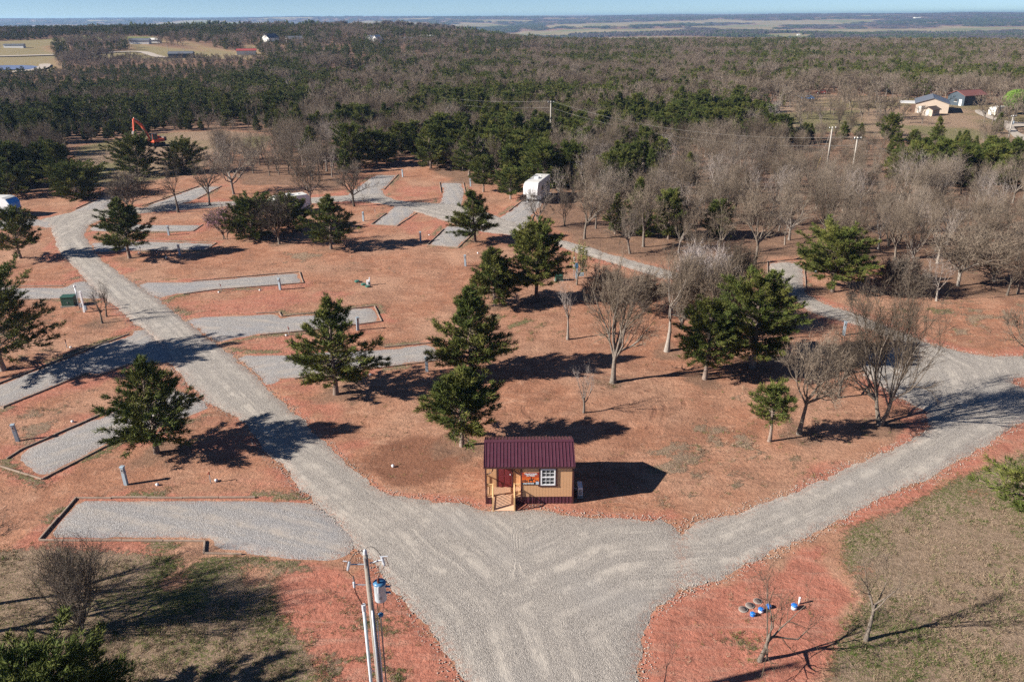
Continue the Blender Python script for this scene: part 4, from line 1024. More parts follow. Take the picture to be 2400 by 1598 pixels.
for kind in (0, 1):
    limit = 262
    idx = np.where((A[:, 2] == kind) & inview)[0]; idx = idx[np.argsort(-size[idx])][:limit]; use[idx] = True
    for i in idx:
        x, y, _, s, hz, lv, rz = A[i]
        ms = (meshes_b, meshes_c)[kind]
        vi = int(rngw.integers(0, len(ms))); tr_, cr_ = ms[vi]
        tall = 'tall' if hz > 0.98 else 'short' if hz < 0.74 else 'middling'
        lm = min(LANDMARKS, key=lambda q: (q[1].x - x) ** 2 + (q[1].y - y) ** 2)[0]
        if kind == 0:
            look = ('wide crowned', 'round headed', 'fork stemmed', 'long trunked', 'many stemmed', 'pale twigged')[vi]
            lab = '%s %s bare oak %s' % (tall, look, lm); nm, ct = 'bare_tree', 'tree'
            gr = 'bare oaks ' + lm
        else:
            look = ('narrow pointed', 'full oval', 'slim pointed', 'broad rounded')[vi]
            lab = '%s %s dark cedar %s' % (tall, look, lm); nm, ct = 'cedar_tree', 'cedar'
            gr = 'cedars ' + lm
        t = thing(nm, lab, ct, (x, y, -0.05), rz, gr, (s * rngw.uniform(0.9, 1.1), s * rngw.uniform(0.9, 1.1), hz * rngw.uniform(0.88, 1.12)))
        link('trunk', tr_, t); link('crown', cr_, t)
def stuff(name, label, kind, protos, mats):
    col = bpy.data.collections.new(name + '_kinds')
    n0 = 0
    for i, (T, C) in enumerate(protos):
        V = np.concatenate([np.concatenate(T.V), np.concatenate(C.V)]); F = np.concatenate([np.concatenate(T.F), np.concatenate(C.F) + T.n])
        me = np_mesh('%s_%d' % (name, i), V, F, mats[0]); me.materials.append(mats[1] if i < len(protos) - 2 else mats[2])
        nt_ = sum(len(f) for f in T.F); mi = np.ones(len(F), np.int32); mi[:nt_] = 0; me.polygons.foreach_set('material_index', mi)
        col.objects.link(bpy.data.objects.new('%s_%d' % (name, i), me))
    sel = np.where((A[:, 2] == kind) & ~use)[0]
    D = A[sel]; nf = len(protos) - 5
    r_ = rngw.integers(0, 1000, len(D))
    dist = np.hypot(D[:, 0], D[:, 1])
    idx = np.where(dist < 260, r_ % nf, np.where(D[:, 5] < 3, nf + r_ % 3, nf + 3 + r_ % 2)).astype(np.int32)
    z = terrain(D[:, 0], D[:, 1]) - 0.1
    me = bpy.data.meshes.new(name); me.vertices.add(len(D)); me.vertices.foreach_set('co', np.column_stack([D[:, :2], z]).astype(np.float32).ravel())
    a = me.attributes.new('kind_index', 'INT', 'POINT'); a.data.foreach_set('value', idx)
    a = me.attributes.new('turn', 'FLOAT_VECTOR', 'POINT'); a.data.foreach_set('vector', np.column_stack([np.zeros(len(D)), np.zeros(len(D)), D[:, 6]]).astype(np.float32).ravel())
    a = me.attributes.new('size', 'FLOAT_VECTOR', 'POINT'); a.data.foreach_set('vector', np.column_stack([D[:, 3], D[:, 3], D[:, 4]]).astype(np.float32).ravel())
    o = tag(link(name, me), label, 'woodland', kind='stuff')
    g = bpy.data.node_groups.new(name, 'GeometryNodeTree')
    g.interface.new_socket('Geometry', in_out='INPUT', socket_type='NodeSocketGeometry'); g.interface.new_socket('Geometry', in_out='OUTPUT', socket_type='NodeSocketGeometry')
    gi = g.nodes.new('NodeGroupInput'); go = g.nodes.new('NodeGroupOutput'); ci = g.nodes.new('GeometryNodeCollectionInfo')
    ci.inputs['Collection'].default_value = col; ci.inputs['Separate Children'].default_value = True; ci.inputs['Reset Children'].default_value = True
    ip = g.nodes.new('GeometryNodeInstanceOnPoints'); ip.inputs['Pick Instance'].default_value = True
    mp = g.nodes.new('GeometryNodeMeshToPoints')
    g.links.new(gi.outputs[0], mp.inputs['Mesh']); g.links.new(mp.outputs[0], ip.inputs['Points']); g.links.new(ci.outputs[0], ip.inputs['Instance'])
    for an, dt, sock in (('kind_index', 'INT', 'Instance Index'), ('turn', 'FLOAT_VECTOR', 'Rotation'), ('size', 'FLOAT_VECTOR', 'Scale')):
        na = g.nodes.new('GeometryNodeInputNamedAttribute'); na.data_type = dt; na.inputs['Name'].default_value = an
        g.links.new(na.outputs['Attribute'], ip.inputs[sock])
    g.links.new(ip.outputs[0], go.inputs[0])
    md = o.modifiers.new('scatter', 'NODES'); md.node_group = g
    return o
stuff('leafless_woodland', 'grey brown leafless woodland stretching away to the horizon', 0, full_b + mid_b + far_b, (OAKBARK, TWIG, FARTWIG))
stuff('cedar_woodland', 'dark evergreen cedar woodland stretching away to the horizon', 1, full_c + mid_c + far_c, (CEDARBARK, CEDAR, FARCEDAR))
# ================================================================== materials of things
M_ = {}
def mat(n, *a, **k):
    if n not in M_: M_[n] = plain(n, *a, **k)
    return M_[n]
SIDING = mat('tan_siding', (0.57, 0.325, 0.17), 0.7, 0.10, 3.0)
BURG = mat('burgundy_metal', (0.080, 0.026, 0.040), 0.38, 0.10, 2.0, spec=0.5)
BURGTRIM = mat('burgundy_trim', (0.060, 0.020, 0.020), 0.55, 0.15, 3.0)
PINE = mat('fresh_pine', (0.58, 0.36, 0.17), 0.7, 0.14, 9.0)
DECK = mat('deck_pine', (0.60, 0.37, 0.24), 0.75, 0.12, 7.0)
WHITE = mat('white_paint', (0.75, 0.75, 0.76), 0.45, 0.05, 4.0)
OFFW = mat('off_white_paint', (0.62, 0.61, 0.58), 0.5, 0.10, 3.0)
DOORRED = mat('door_red', (0.16, 0.025, 0.030), 0.4, 0.08, 3.0)
GLASS = NT('window_glass', 0.06, 0.6); GLASS.color(GLASS.mix(GLASS.noise(2.0), (0.03, 0.034, 0.04), (0.055, 0.06, 0.065))); GLASS = GLASS.m
BLACK = mat('black_plastic', (0.02, 0.02, 0.022), 0.5)
STEEL = mat('galvanised_steel', (0.42, 0.45, 0.48), 0.4, 0.12, 8.0, metal=0.5)
PEDGREY = mat('pedestal_grey', (0.27, 0.33, 0.38), 0.5, 0.06, 5.0)
POLEW = mat('pole_wood', (0.25, 0.22, 0.19), 0.9, 0.22, 5.0, bump=0.02)
PALEPOLE = mat('pale_pole_wood', (0.36, 0.33, 0.29), 0.9, 0.15, 3.0)
TANK = mat('transformer_grey', (0.46, 0.52, 0.56), 0.4, 0.06, 4.0)
TANKLID = mat('transformer_lid', (0.05, 0.16, 0.30), 0.4, 0.1, 4.0)
PORC = mat('insulator_grey', (0.50, 0.53, 0.57), 0.25, 0.06, 8.0)
CABLE = mat('brown_cable', (0.10, 0.035, 0.025), 0.6)
WIREM = mat('wire_metal', (0.33, 0.32, 0.30), 0.5)
BOXGREEN = mat('utility_green', (0.030, 0.085, 0.060), 0.5, 0.1, 4.0)
LIDGREEN = mat('lid_green', (0.035, 0.13, 0.095), 0.55, 0.1, 5.0)
LIDBLUE = mat('lid_blue', (0.015, 0.17, 0.60), 0.4, 0.06, 5.0)
CONC = mat('concrete', (0.27, 0.235, 0.205), 0.9, 0.15, 6.0)
IRON = mat('cast_iron', (0.13, 0.10, 0.09), 0.7, 0.2, 9.0)
RUST = mat('rusty_red', (0.24, 0.055, 0.03), 0.7, 0.2, 12.0)
TYRE = mat('tyre_rubber', (0.025, 0.025, 0.027), 0.8)
ORANGE = mat('excavator_orange', (0.62, 0.10, 0.045), 0.45, 0.1, 2.0)
RVBLUE = mat('rv_blue', (0.03, 0.22, 0.62), 0.35, 0.06, 2.0)
def rel(o): return o.location

# ================================================================== the cabin
CX, CY = 1.08, 44.40
cab = thing('office_cabin', 'small tan office cabin with burgundy metal roof, corner porch and timber ramp', 'cabin', (CX, CY, 0))
HW, DP, Z0, ZE, ZR, PX, PY = 2.90, 3.66, 0.55, 2.93, 3.70, -0.53, 1.20
def boards(mb, a0, a1, z0, z1f, put, w=0.2, gap=0.007, th=0.02):
    n = max(1, round((a1 - a0) / w)); w = (a1 - a0) / n
    for i in range(n):
        b0, b1 = a0 + i * w + gap / 2, a0 + (i + 1) * w - gap / 2
        put(mb, b0, b1, z0, z1f(b0), z1f(b1), th)
def put_x(y, s):   # board on a wall facing -y (s=-1) or +y
    def f(mb, b0, b1, z0, za, zb, th):
        vs = [(b0, y, z0), (b1, y, z0), (b1, y, zb), (b0, y, za), (b0, y + s * th, z0), (b1, y + s * th, z0), (b1, y + s * th, zb), (b0, y + s * th, za)]
        mb.add(vs, [(0, 1, 2, 3), (4, 7, 6, 5), (0, 4, 5, 1), (1, 5, 6, 2), (2, 6, 7, 3), (3, 7, 4, 0)])
    return f
def put_y(x, s):
    def f(mb, b0, b1, z0, za, zb, th):
        vs = [(x, b0, z0), (x, b1, z0), (x, b1, zb), (x, b0, za), (x + s * th, b0, z0), (x + s * th, b1, z0), (x + s * th, b1, zb), (x + s * th, b0, za)]
        mb.add(vs, [(0, 1, 2, 3), (4, 7, 6, 5), (0, 4, 5, 1), (1, 5, 6, 2), (2, 6, 7, 3), (3, 7, 4, 0)])
    return f
gable = lambda y: ZE + (ZR - ZE) * (1 - abs(y - DP / 2) / (DP / 2)) - 0.03
top = lambda y: ZE
core = MB()
core.box(PX, HW - 0.02, 0.02, PY, 0.03, ZE)                          # room behind the front wall
core.xprism([(PY, 0.03), (DP - 0.02, 0.03), (DP - 0.02, ZE - 0.01), (DP / 2, ZR - 0.05), (PY, gable(PY) - 0.02)], -HW + 0.02, HW - 0.02)
core.build('wall_core', SIDING, cab)
for args in ((PX + 0.02, HW - 0.06, Z0, top, put_x(0.02, -1)), (-HW + 0.06, PX, Z0, top, put_x(PY, -1)), (-HW + 0.06, HW - 0.06, Z0, top, put_x(DP - 0.02, 1)),
             (0.06, DP - 0.06, Z0, gable, put_y(HW - 0.02, 1)), (PY + 0.04, DP - 0.06, Z0, gable, put_y(-HW + 0.02, -1)), (0.05, PY - 0.02, Z0, top, put_y(PX, -1))):
    b = MB(); boards(b, *args); tag(b.build('siding', SIDING, cab), kind='stuff')
# ribbed metal: skirting and roof
def ribbed(L, step, rib, h):
    xs = [(0, 0)]
    n = round(L / step); step = L / n
    for i in range(n):
        c = (i + 0.5) * step; xs += [(c - rib * 0.7, 0), (c - rib * 0.35, h), (c + rib * 0.35, h), (c + rib * 0.7, 0)]
    xs.append((L, 0)); return xs
def ribsheet(prof, f0, f1):
    mb = MB(); n = len(prof)
    mb.add([f0(a, h) for a, h in prof] + [f1(a, h) for a, h in prof], [(i, i + 1, n + i + 1, n + i) for i in range(n - 1)]); return mb
pf = ribbed(2 * HW, 0.23, 0.035, 0.022)
for nm, f0, f1 in (('skirting', lambda a, h: (-HW + a, 0.012 - h, 0.0), lambda a, h: (-HW + a, 0.012 - h, Z0)),
                   ('skirting', lambda a, h: (-HW + a, DP - 0.012 + h, 0.0), lambda a, h: (-HW + a, DP - 0.012 + h, Z0))):
    ribsheet(pf, f0, f1).build(nm, BURG, cab)
pf2 = ribbed(DP, 0.23, 0.035, 0.022)
for sx in (-1, 1):
    ribsheet(pf2, lambda a, h: (sx * (HW - 0.012 + h), a, 0.0), lambda a, h: (sx * (HW - 0.012 + h), a, Z0)).build('skirting', BURG, cab)
RX0, RX1, OV = -2.97, 2.97, 0.16
sl_ = (ZR - ZE) / (DP / 2)
pr = ribbed(RX1 - RX0, 0.228, 0.045, 0.035)
zeave = ZE - OV * sl_ + 0.06; zrid = ZR + 0.06
ribsheet(pr, lambda a, h: (RX0 + a, -OV, zeave + h), lambda a, h: (RX0 + a, DP / 2, zrid + h)).build('roof_panel', BURG, cab)
ribsheet(pr, lambda a, h: (RX0 + a, DP / 2, zrid + h), lambda a, h: (RX0 + a, DP + OV, zeave + h)).build('roof_panel', BURG, cab)
MB().xprism([(-OV + 0.02, zeave - 0.09), (DP / 2, zrid - 0.09), (DP + OV - 0.02, zeave - 0.09), (DP + OV - 0.02, zeave - 0.012), (DP / 2, zrid - 0.012), (-OV + 0.02, zeave - 0.012)], RX0 + 0.03, RX1 - 0.03).build('roof_deck', BURGTRIM, cab)
MB().xprism([(DP / 2 - 0.17, zrid - 0.17 * sl_ + 0.038), (DP / 2, zrid + 0.045), (DP / 2 + 0.17, zrid - 0.17 * sl_ + 0.038), (DP / 2 + 0.17, zrid - 0.17 * sl_ + 0.05), (DP / 2, zrid + 0.06), (DP / 2 - 0.17, zrid - 0.17 * sl_ + 0.05)], RX0 - 0.01, RX1 + 0.01).build('ridge_cap', BURG, cab)
for sx in (RX0 - 0.02, RX1 - 0.015):
    MB().xprism([(-OV, zeave - 0.12), (DP / 2, zrid - 0.12), (DP + OV, zeave - 0.12), (DP + OV, zeave + 0.045), (DP / 2, zrid + 0.035), (-OV, zeave + 0.045)], sx, sx + 0.035).build('barge_board', BURG, cab)
MB().box(RX0 + 0.02, RX1 - 0.02, -OV - 0.015, -OV + 0.02, zeave - 0.12, zeave - 0.005).build('eave_trim', BURGTRIM, cab)
for x0, x1, y0, y1 in ((HW - 0.10, HW + 0.022, -0.022, 0.005), (HW - 0.003, HW + 0.024, 0.0, 0.10), (HW - 0.003, HW + 0.024, DP - 0.1, DP + 0.02), (PX - 0.05, PX + 0.07, -0.024, 0.01), (-HW - 0.005, -HW + 0.1, DP - 0.02, DP + 0.022)):
    MB().box(x0, x1, y0, y1, 0.02, ZE).build('corner_trim', BURGTRIM, cab)
# porch: posts, header, brackets, deck
MB().box(-HW - 0.01, -HW + 0.10, -0.01, 0.10, 0.0, ZE, 0.008).build('porch_post', BURGTRIM, cab)
MB().box(-HW + 0.10, PX - 0.05, -0.005, 0.09, ZE - 0.22, ZE - 0.01, 0.006).build('header_beam', PINE, cab)
MB().box(-HW + 0.0, -HW + 0.09, 0.10, PY, ZE - 0.22, ZE - 0.01, 0.006).build('header_beam', PINE, cab)
MB().box(-HW + 0.02, PX, 0.02, PY, ZE - 0.008, ZE + 0.0).build('porch_ceiling', PINE, cab)
for bx, s in ((-HW + 0.10, 1), (PX - 0.05, -1)):
    pts = [(bx + s * 0.42 * math.sin(t), 0.04, ZE - 0.22 - 0.42 + 0.42 * (1 - math.cos(t)) + 0.0) for t in np.linspace(0, math.pi / 2, 7)]
    MB().tube(pts, 0.035, 6).build('arch_bracket', BURGTRIM, cab)
nb = 9
for i in range(nb):
    y0 = 0.0 + i * PY / nb
    MB().box(-HW + 0.01, PX - 0.02, y0 + 0.004, y0 + PY / nb - 0.004, Z0 - 0.03, Z0 + 0.012).build('deck_board', DECK, cab)
MB().box(-HW + 0.02, PX, -0.015, 0.02, Z0 - 0.16, Z0 - 0.035).build('deck_rim', BURGTRIM, cab)
RXa, RXb, RY0, RY1 = -2.36, -1.02, -0.85, 0.15                       # ramp
nr = 8
for i in range(nr):
    t0, t1 = i / nr, (i + 1) / nr
    ya, yb = RY0 + (RY1 - RY0) * t0 + 0.005, RY0 + (RY1 - RY0) * t1 - 0.005
    za, zb = 0.03 + (Z0 + 0.02) * t0, 0.03 + (Z0 + 0.02) * t1
    MB().xprism([(ya, za), (yb, zb), (yb, zb + 0.035), (ya, za + 0.035)], RXa, RXb).build('ramp_board', DECK, cab)
for x in (RXa + 0.03, RXb - 0.07):
    MB().xprism([(RY0, -0.01), (RY0, 0.03), (RY1, Z0 + 0.03), (RY1, Z0 - 0.12)], x, x + 0.04).build('ramp_stringer', PINE, cab)
def railing(p0, p1, nbal, posts=(True, True), h=0.95):
    p0, p1 = Vector(p0), Vector(p1)
    r_ = link('railing', MB().tube([p0 + Vector((0, 0, h)), p1 + Vector((0, 0, h))], 0.045, 4).mesh('top_rail', PINE), cab)
    MB().tube([p0 + Vector((0, 0, 0.14)), p1 + Vector((0, 0, 0.14))], 0.035, 4).build('bottom_rail', PINE, r_)
    for i in range(nbal):
        q = p0.lerp(p1, (i + 0.5) / nbal)
        MB().tube([q + Vector((0, 0, 0.12)), q + Vector((0, 0, h - 0.02))], 0.024, 4).build('baluster', PINE, r_)
    for on, q in zip(posts, (p0, p1)):
        if on: MB().box(q.x - 0.05, q.x + 0.05, q.y - 0.05, q.y + 0.05, max(-0.02, q.z - 0.3) if q.z > 0.3 else -0.02, q.z + h + 0.05, 0.006).build('post', PINE, r_)
railing((RXa - 0.03, RY0 + 0.05, 0.03), (RXa - 0.03, 0.05, Z0), 9)
railing((RXb + 0.03, RY0 + 0.05, 0.03), (RXb + 0.03, 0.05, Z0), 9)
railing((-HW + 0.10, 0.05, Z0), (RXa - 0.08, 0.05, Z0), 4, (False, False))
railing((RXb + 0.08, 0.05, Z0), (PX - 0.06, 0.05, Z0), 4, (False, False))
railing((-HW + 0.05, 0.12, Z0), (-HW + 0.05, PY - 0.03, Z0), 8, (False, False))
# door in the porch wall
DX = -1.62
dr = link('door', MB().box(DX - 0.45, DX + 0.45, PY - 0.06, PY - 0.022, Z0 + 0.02, Z0 + 2.05).mesh('door', DOORRED), cab)
for dx in (-0.2, 0.2):
    for z0, z1 in ((0.25, 0.85), (1.0, 1.65)):
        MB().box(DX + dx - 0.14, DX + dx + 0.14, PY - 0.075, PY - 0.058, Z0 + z0, Z0 + z1, 0.006).build('door_panel', DOORRED, dr)
MB().box(DX - 0.3, DX + 0.3, PY - 0.072, PY - 0.058, Z0 + 1.75, Z0 + 1.97).build('transom_pane', GLASS, dr)
MB().lathe([(0.03, 0), (0.035, 0.03), (0.02, 0.05)], 10, (DX + 0.37, PY - 0.11, Z0 + 1.0)).build('door_handle', STEEL, dr)
for x0, x1, z0, z1 in ((DX - 0.57, DX - 0.45, Z0, Z0 + 2.17), (DX + 0.45, DX + 0.57, Z0, Z0 + 2.17), (DX - 0.45, DX + 0.45, Z0 + 2.06, Z0 + 2.17)):
    MB().box(x0, x1, PY - 0.07, PY - 0.021, z0, z1).build('door_frame', BURGTRIM, cab)
MB().box(DX + 0.30, DX + 0.38, PY - 0.13, PY - 0.03, Z0 + 1.72, Z0 + 1.95, 0.01).build('notice_card', WHITE, dr)
MB().lathe([(0.05, 0.0), (0.07, 0.06), (0.03, 0.16)], 8, (DX - 0.25, 0.55, ZE - 0.16)).build('porch_lamp', STEEL, cab)
# window with trim
wx0, wx1, wz0, wz1 = 0.74, 1.70, 1.46, 2.70
wn = link('window', MB().box(wx0, wx1, -0.03, 0.0, wz0, wz1).mesh('window', GLASS), cab)
fr = MB()
for x0, x1, z0, z1 in ((wx0, wx0 + 0.085, wz0, wz1), (wx1 - 0.085, wx1, wz0, wz1)): MB().box(x0, x1, -0.075, -0.028, z0, z1).build('frame', WHITE, wn)
for z0, z1 in ((wz0, wz0 + 0.085), (wz1 - 0.085, wz1), ((wz0 + wz1) / 2 - 0.04, (wz0 + wz1) / 2 + 0.04)): MB().box(wx0 + 0.085, wx1 - 0.085, -0.073, -0.028, z0, z1).build('frame', WHITE, wn)
for i in (1, 2):
    x = wx0 + 0.085 + (wx1 - wx0 - 0.17) * i / 3
    for z0, z1 in ((wz0 + 0.085, (wz0 + wz1) / 2 - 0.04), ((wz0 + wz1) / 2 + 0.04, wz1 - 0.085)):
        MB().box(x - 0.012, x + 0.012, -0.055, -0.029, z0, z1).build('muntin', WHITE, wn)
for zc in ((wz0 * 0.75 + wz1 * 0.25) + 0.02, (wz0 * 0.25 + wz1 * 0.75) - 0.02):
    MB().box(wx0 + 0.085, wx1 - 0.085, -0.053, -0.029, zc - 0.012, zc + 0.012).build('muntin', WHITE, wn)
for x0, x1, z0, z1 in ((wx0 - 0.12, wx0 - 0.002, wz0 - 0.02, wz1 + 0.08), (wx1 + 0.002, wx1 + 0.12, wz0 - 0.02, wz1 + 0.08), (wx0 - 0.002, wx1 + 0.002, wz1 + 0.002, wz1 + 0.08), (wx0 - 0.16, wx1 + 0.16, wz0 - 0.11, wz0 - 0.022)):
    MB().box(x0, x1, -0.06, -0.001, z0, z1).build('window_trim', BURGTRIM, cab)
# banner
sg = thing('banner_sign', 'red sunset banner with riders on horseback fixed to the tan cabin wall', 'sign', (CX + 0.09, CY - 0.035, 1.96))
SW, SH = 1.16, 0.90
ks = NT('banner_print', 0.6, 0.3); o_ = ks.obj(); sp_ = ks.new('ShaderNodeSeparateXYZ'); ks.link(o_, sp_.inputs[0])
c_ = ks.mix(ks.rng(ks.math('ADD', sp_.outputs[2], ks.math('MULTIPLY', ks.noise(3.0, 3, 0.6, o_), 0.25)), -0.15, 0.55), (0.80, 0.17, 0.025), (0.27, 0.02, 0.02))
c_ = ks.mix(ks.rng(ks.noise(3.5, 3, 0.55, ks.scale(o_, (1, 1, 2.6))), 0.5, 0.68, 0, 0.8), c_, (0.85, 0.24, 0.05)); ks.color(c_)
MB().box(-SW / 2, SW / 2, -0.012, 0.012, -SH / 2, SH / 2).build('panel', ks.m, sg)
MB().box(-SW / 2, SW / 2, -0.016, -0.0125, -SH / 2, -SH / 2 + 0.19).build('dark_band', BLACK, sg)
MB().box(SW / 2 - 0.25, SW / 2 - 0.02, -0.019, -0.0165, -SH / 2 + 0.02, -SH / 2 + 0.235).build('pale_square', mat('pale_blue_card', (0.45, 0.55, 0.66), 0.6), sg)
def rider(x, s, man):
    z = -SH / 2 + 0.19
    pts = [(-.16, .20), (-.14, .02), (-.11, .0), (-.10, .12), (-.02, .11), (.05, .12), (.06, .0), (.09, .01), (.10, .14), (.14, .24), (.20, .22), (.21, .26), (.15, .32), (.08, .23), (.03, .22)]
    if man: pts += [(.03, .36), (.05, .40), (-.05, .40), (-.03, .36), (-.04, .22)]
    pts += [(-.12, .24)]
    mb = MB(); n = len(pts)
    v = [(x + a * s, -0.0165, z + b * s * (1 if s > 0 else -1)) for a, b in pts] + [(x + a * s, -0.0125, z + b * s * (1 if s > 0 else -1)) for a, b in pts]
    mb.add(v, [tuple(range(n)), tuple(range(n, 2 * n))[::-1]] + [(i, n + i, n + (i + 1) % n, (i + 1) % n) for i in range(n)])
    mb.build('rider_silhouette', BLACK, sg)
rider(0.03, 0.95, True); rider(-0.27, 0.55, False); rider(-0.45, 0.7, False); rider(0.38, -0.6, False)
def font_mesh(cu):
    o = bpy.data.objects.new('lettering', cu); COL.objects.link(o); bpy.context.view_layer.update()
    me = bpy.data.meshes.new_from_object(o.evaluated_get(bpy.context.evaluated_depsgraph_get())); me.name = 'lettering'
    bpy.data.objects.remove(o); return me
def words(txt, x, z, size, m):
    cu = bpy.data.curves.new('lettering', 'FONT'); cu.body = txt; cu.size = size; cu.align_x = 'CENTER'; cu.align_y = 'CENTER'; cu.extrude = 0.002; cu.offset = 0.006; cu.materials.append(m)
    o = link('lettering', font_mesh(cu), sg); o.location = (x, -0.0195, z); o.rotation_euler = (math.pi / 2, 0, 0)
words('TRAILS END', 0.0, 0.355, 0.155, WHITE); words('RV PARK', 0.0, 0.235, 0.14, WHITE); words('(405) 850-9508', -0.14, -SH / 2 + 0.095, 0.112, WHITE)
# heat pump beside the cabin
ac = thing('heat_pump', 'white outdoor heat pump unit standing in the cabin shadow', 'heat pump', (4.52, 45.55, 0))
MB().box(-0.22, 0.22, -0.55, 0.55, -0.02, 0.07).build('base_slab', CONC, ac)
MB().box(-0.16, 0.16, -0.42, 0.42, 0.10, 0.72, 0.02).build('casing', WHITE, ac)
for i in range(7): MB().box(-0.12, 0.12, -0.432, -0.421, 0.18 + i * 0.065, 0.215 + i * 0.065).build('louver', BLACK, ac)
g_ = MB()
MB().tube([(0.162, 0.0 + 0.26 * math.cos(t), 0.41 + 0.26 * math.sin(t)) for t in np.linspace(0, 2 * math.pi, 25)], 0.012, 5).build('fan_guard', BLACK, ac)
for y in (-0.3, 0.3): MB().box(-0.15, 0.15, y - 0.04, y + 0.04, 0.06, 0.11).build('foot', STEEL, ac)
MB().tube([(-0.16, 0.2, 0.3), (-0.4, 0.2, 0.35), (-0.43, 0.2, 0.9), (-0.49, 0.2, 1.4)], 0.03, 6).build('refrigerant_line', WHITE, ac)

# ================================================================== transformer pole at the junction
YP = 25.0
pt = lambda x, y, dy=0.0: at_depth(x, y, YP + dy)
topz = pt(856, 1299).z; bx = pt(898, 1640).x
pole = thing('utility_pole', 'weathered wooden utility pole carrying a grey transformer beside the road junction', 'utility pole', (bx, YP, 0))
def L_(p): return Vector(p) - Vector((bx, YP, 0))
a0, a1 = L_(pt(856, 1299)), Vector((0, 0, -0.3))
MB().tube([a1, a1.lerp(a0, 0.5), a0], [0.155, 0.125, 0.09], 14).build('pole', POLEW, pole, True)
MB().lathe([(0.03, -0.05), (0.07, 0.0), (0.085, 0.05), (0.06, 0.08), (0.085, 0.11), (0.06, 0.14), (0.07, 0.17), (0.03, 0.22)], 12, a0 + Vector((0, 0, 0.02))).build('pin_insulator', PORC, pole, True)
MB().tube([a0 + Vector((0.0, -0.16, -0.02)), a0 + Vector((0.02, -0.17, -0.5))], 0.035, 6).build('pin_bracket', STEEL, pole)
def cutout(tip, arm0, sgn):
    tip, arm0 = L_(tip), L_(arm0)
    arm = link('cutout_arm', MB().tube([arm0, tip], 0.03, 6).mesh('cutout_arm', STEEL), pole)
    d = Vector((0.12 * sgn, -0.05, -0.5)).normalized()
    c0 = tip + Vector((0, -0.06, 0.16))
    mb = MB()
    for i in range(6): mb.tube([c0 + d * (0.06 * i), c0 + d * (0.06 * i + 0.035)], [0.062, 0.05], 8)
    mb.tube([c0 - d * 0.02, c0 + d * 0.38], 0.035, 8); mb.build('cutout_insulator', PORC, arm)
    e = c0 + Vector((sgn * 0.17, -0.05, 0.02))
    MB().tube([c0 + d * 0.02, e, e + d * 0.38, c0 + d * 0.36], 0.015, 5).build('fuse_tube', CABLE, arm)
    MB().tube([c0 + Vector((-0.08, 0, 0.03)), c0 + Vector((sgn * 0.24, 0, 0.05))], 0.022, 5).build('cutout_bar', PORC, arm)
    return c0, c0 + d * 0.38
la, lb = cutout(pt(820, 1322), pt(853, 1322), -1)
ra, rb = cutout(pt(896, 1311), pt(867, 1319), 1)
def cable(pts, r_=0.012, m=BLACK, name='jumper_wire'): return MB().tube(pts, r_, 5, True).build(name, m, pole)
def arc(p, q, hgt_, n=10): return [p.lerp(q, t) + Vector((0, 0, hgt_ * 4 * t * (1 - t))) for t in np.linspace(0, 1, n)]
cable(arc(a0 + Vector((0, 0, 0.2)), ra, 0.32)); cable(arc(a0 + Vector((0, 0, 0.12)), la, 0.22))
# surge arrester and its cable down to the riser conduit
ar0, ar1 = L_(pt(857, 1370)), L_(pt(830, 1369))
arm = link('arrester_arm', MB().tube([ar0, ar1], 0.025, 6).mesh('arrester_arm', STEEL), pole)
MB().lathe([(0.03, -0.16), (0.055, -0.12), (0.055, 0.1), (0.03, 0.14)], 8, ar1).build('arrester_body', PORC, arm)
MB().lathe([(0.02, 0.14), (0.045, 0.18), (0.02, 0.22), (0.045, 0.26), (0.02, 0.3), (0.04, 0.34), (0.012, 0.42)], 8, ar1).build('arrester_stack', IRON, arm)
cable(arc(lb, ar1 + Vector((0, 0, 0.4)), -0.05)); rise = L_(pt(852, 1417))
cable([ar1 + Vector((0, 0, -0.15)), ar1 + Vector((0.04, 0, -0.45)), ar1.lerp(rise, 0.6) + Vector((-0.05, 0, -0.05)), rise + Vector((0, 0, -0.1))], 0.026, CABLE, 'riser_cable')
cb = MB().tube([rise, Vector((rise.x + 0.01, rise.y, -0.2))], 0.068, 10).build('riser_conduit', TANK, pole, True)
MB().tube([rise + Vector((0, 0, 0.02)), rise + Vector((0, 0, -0.28))], 0.085, 10).build('conduit_cap', PORC, cb)
for z in (1.5, 3.4, 5.0): MB().tube([(rise.x, 0, z), (0.0, 0, z)], 0.02, 5).build('standoff', STEEL, cb)
c2 = L_(pt(868, 1422)); MB().tube([(-0.06, -0.20, c2.z), (-0.05, -0.22, -0.2)], 0.045, 8).build('ground_conduit', STEEL, pole, True)
MB().tube([(0.09, -0.18, c2.z - 0.5), (0.10, -0.19, -0.2)], 0.022, 6).build('ground_wire_cover', PORC, pole)
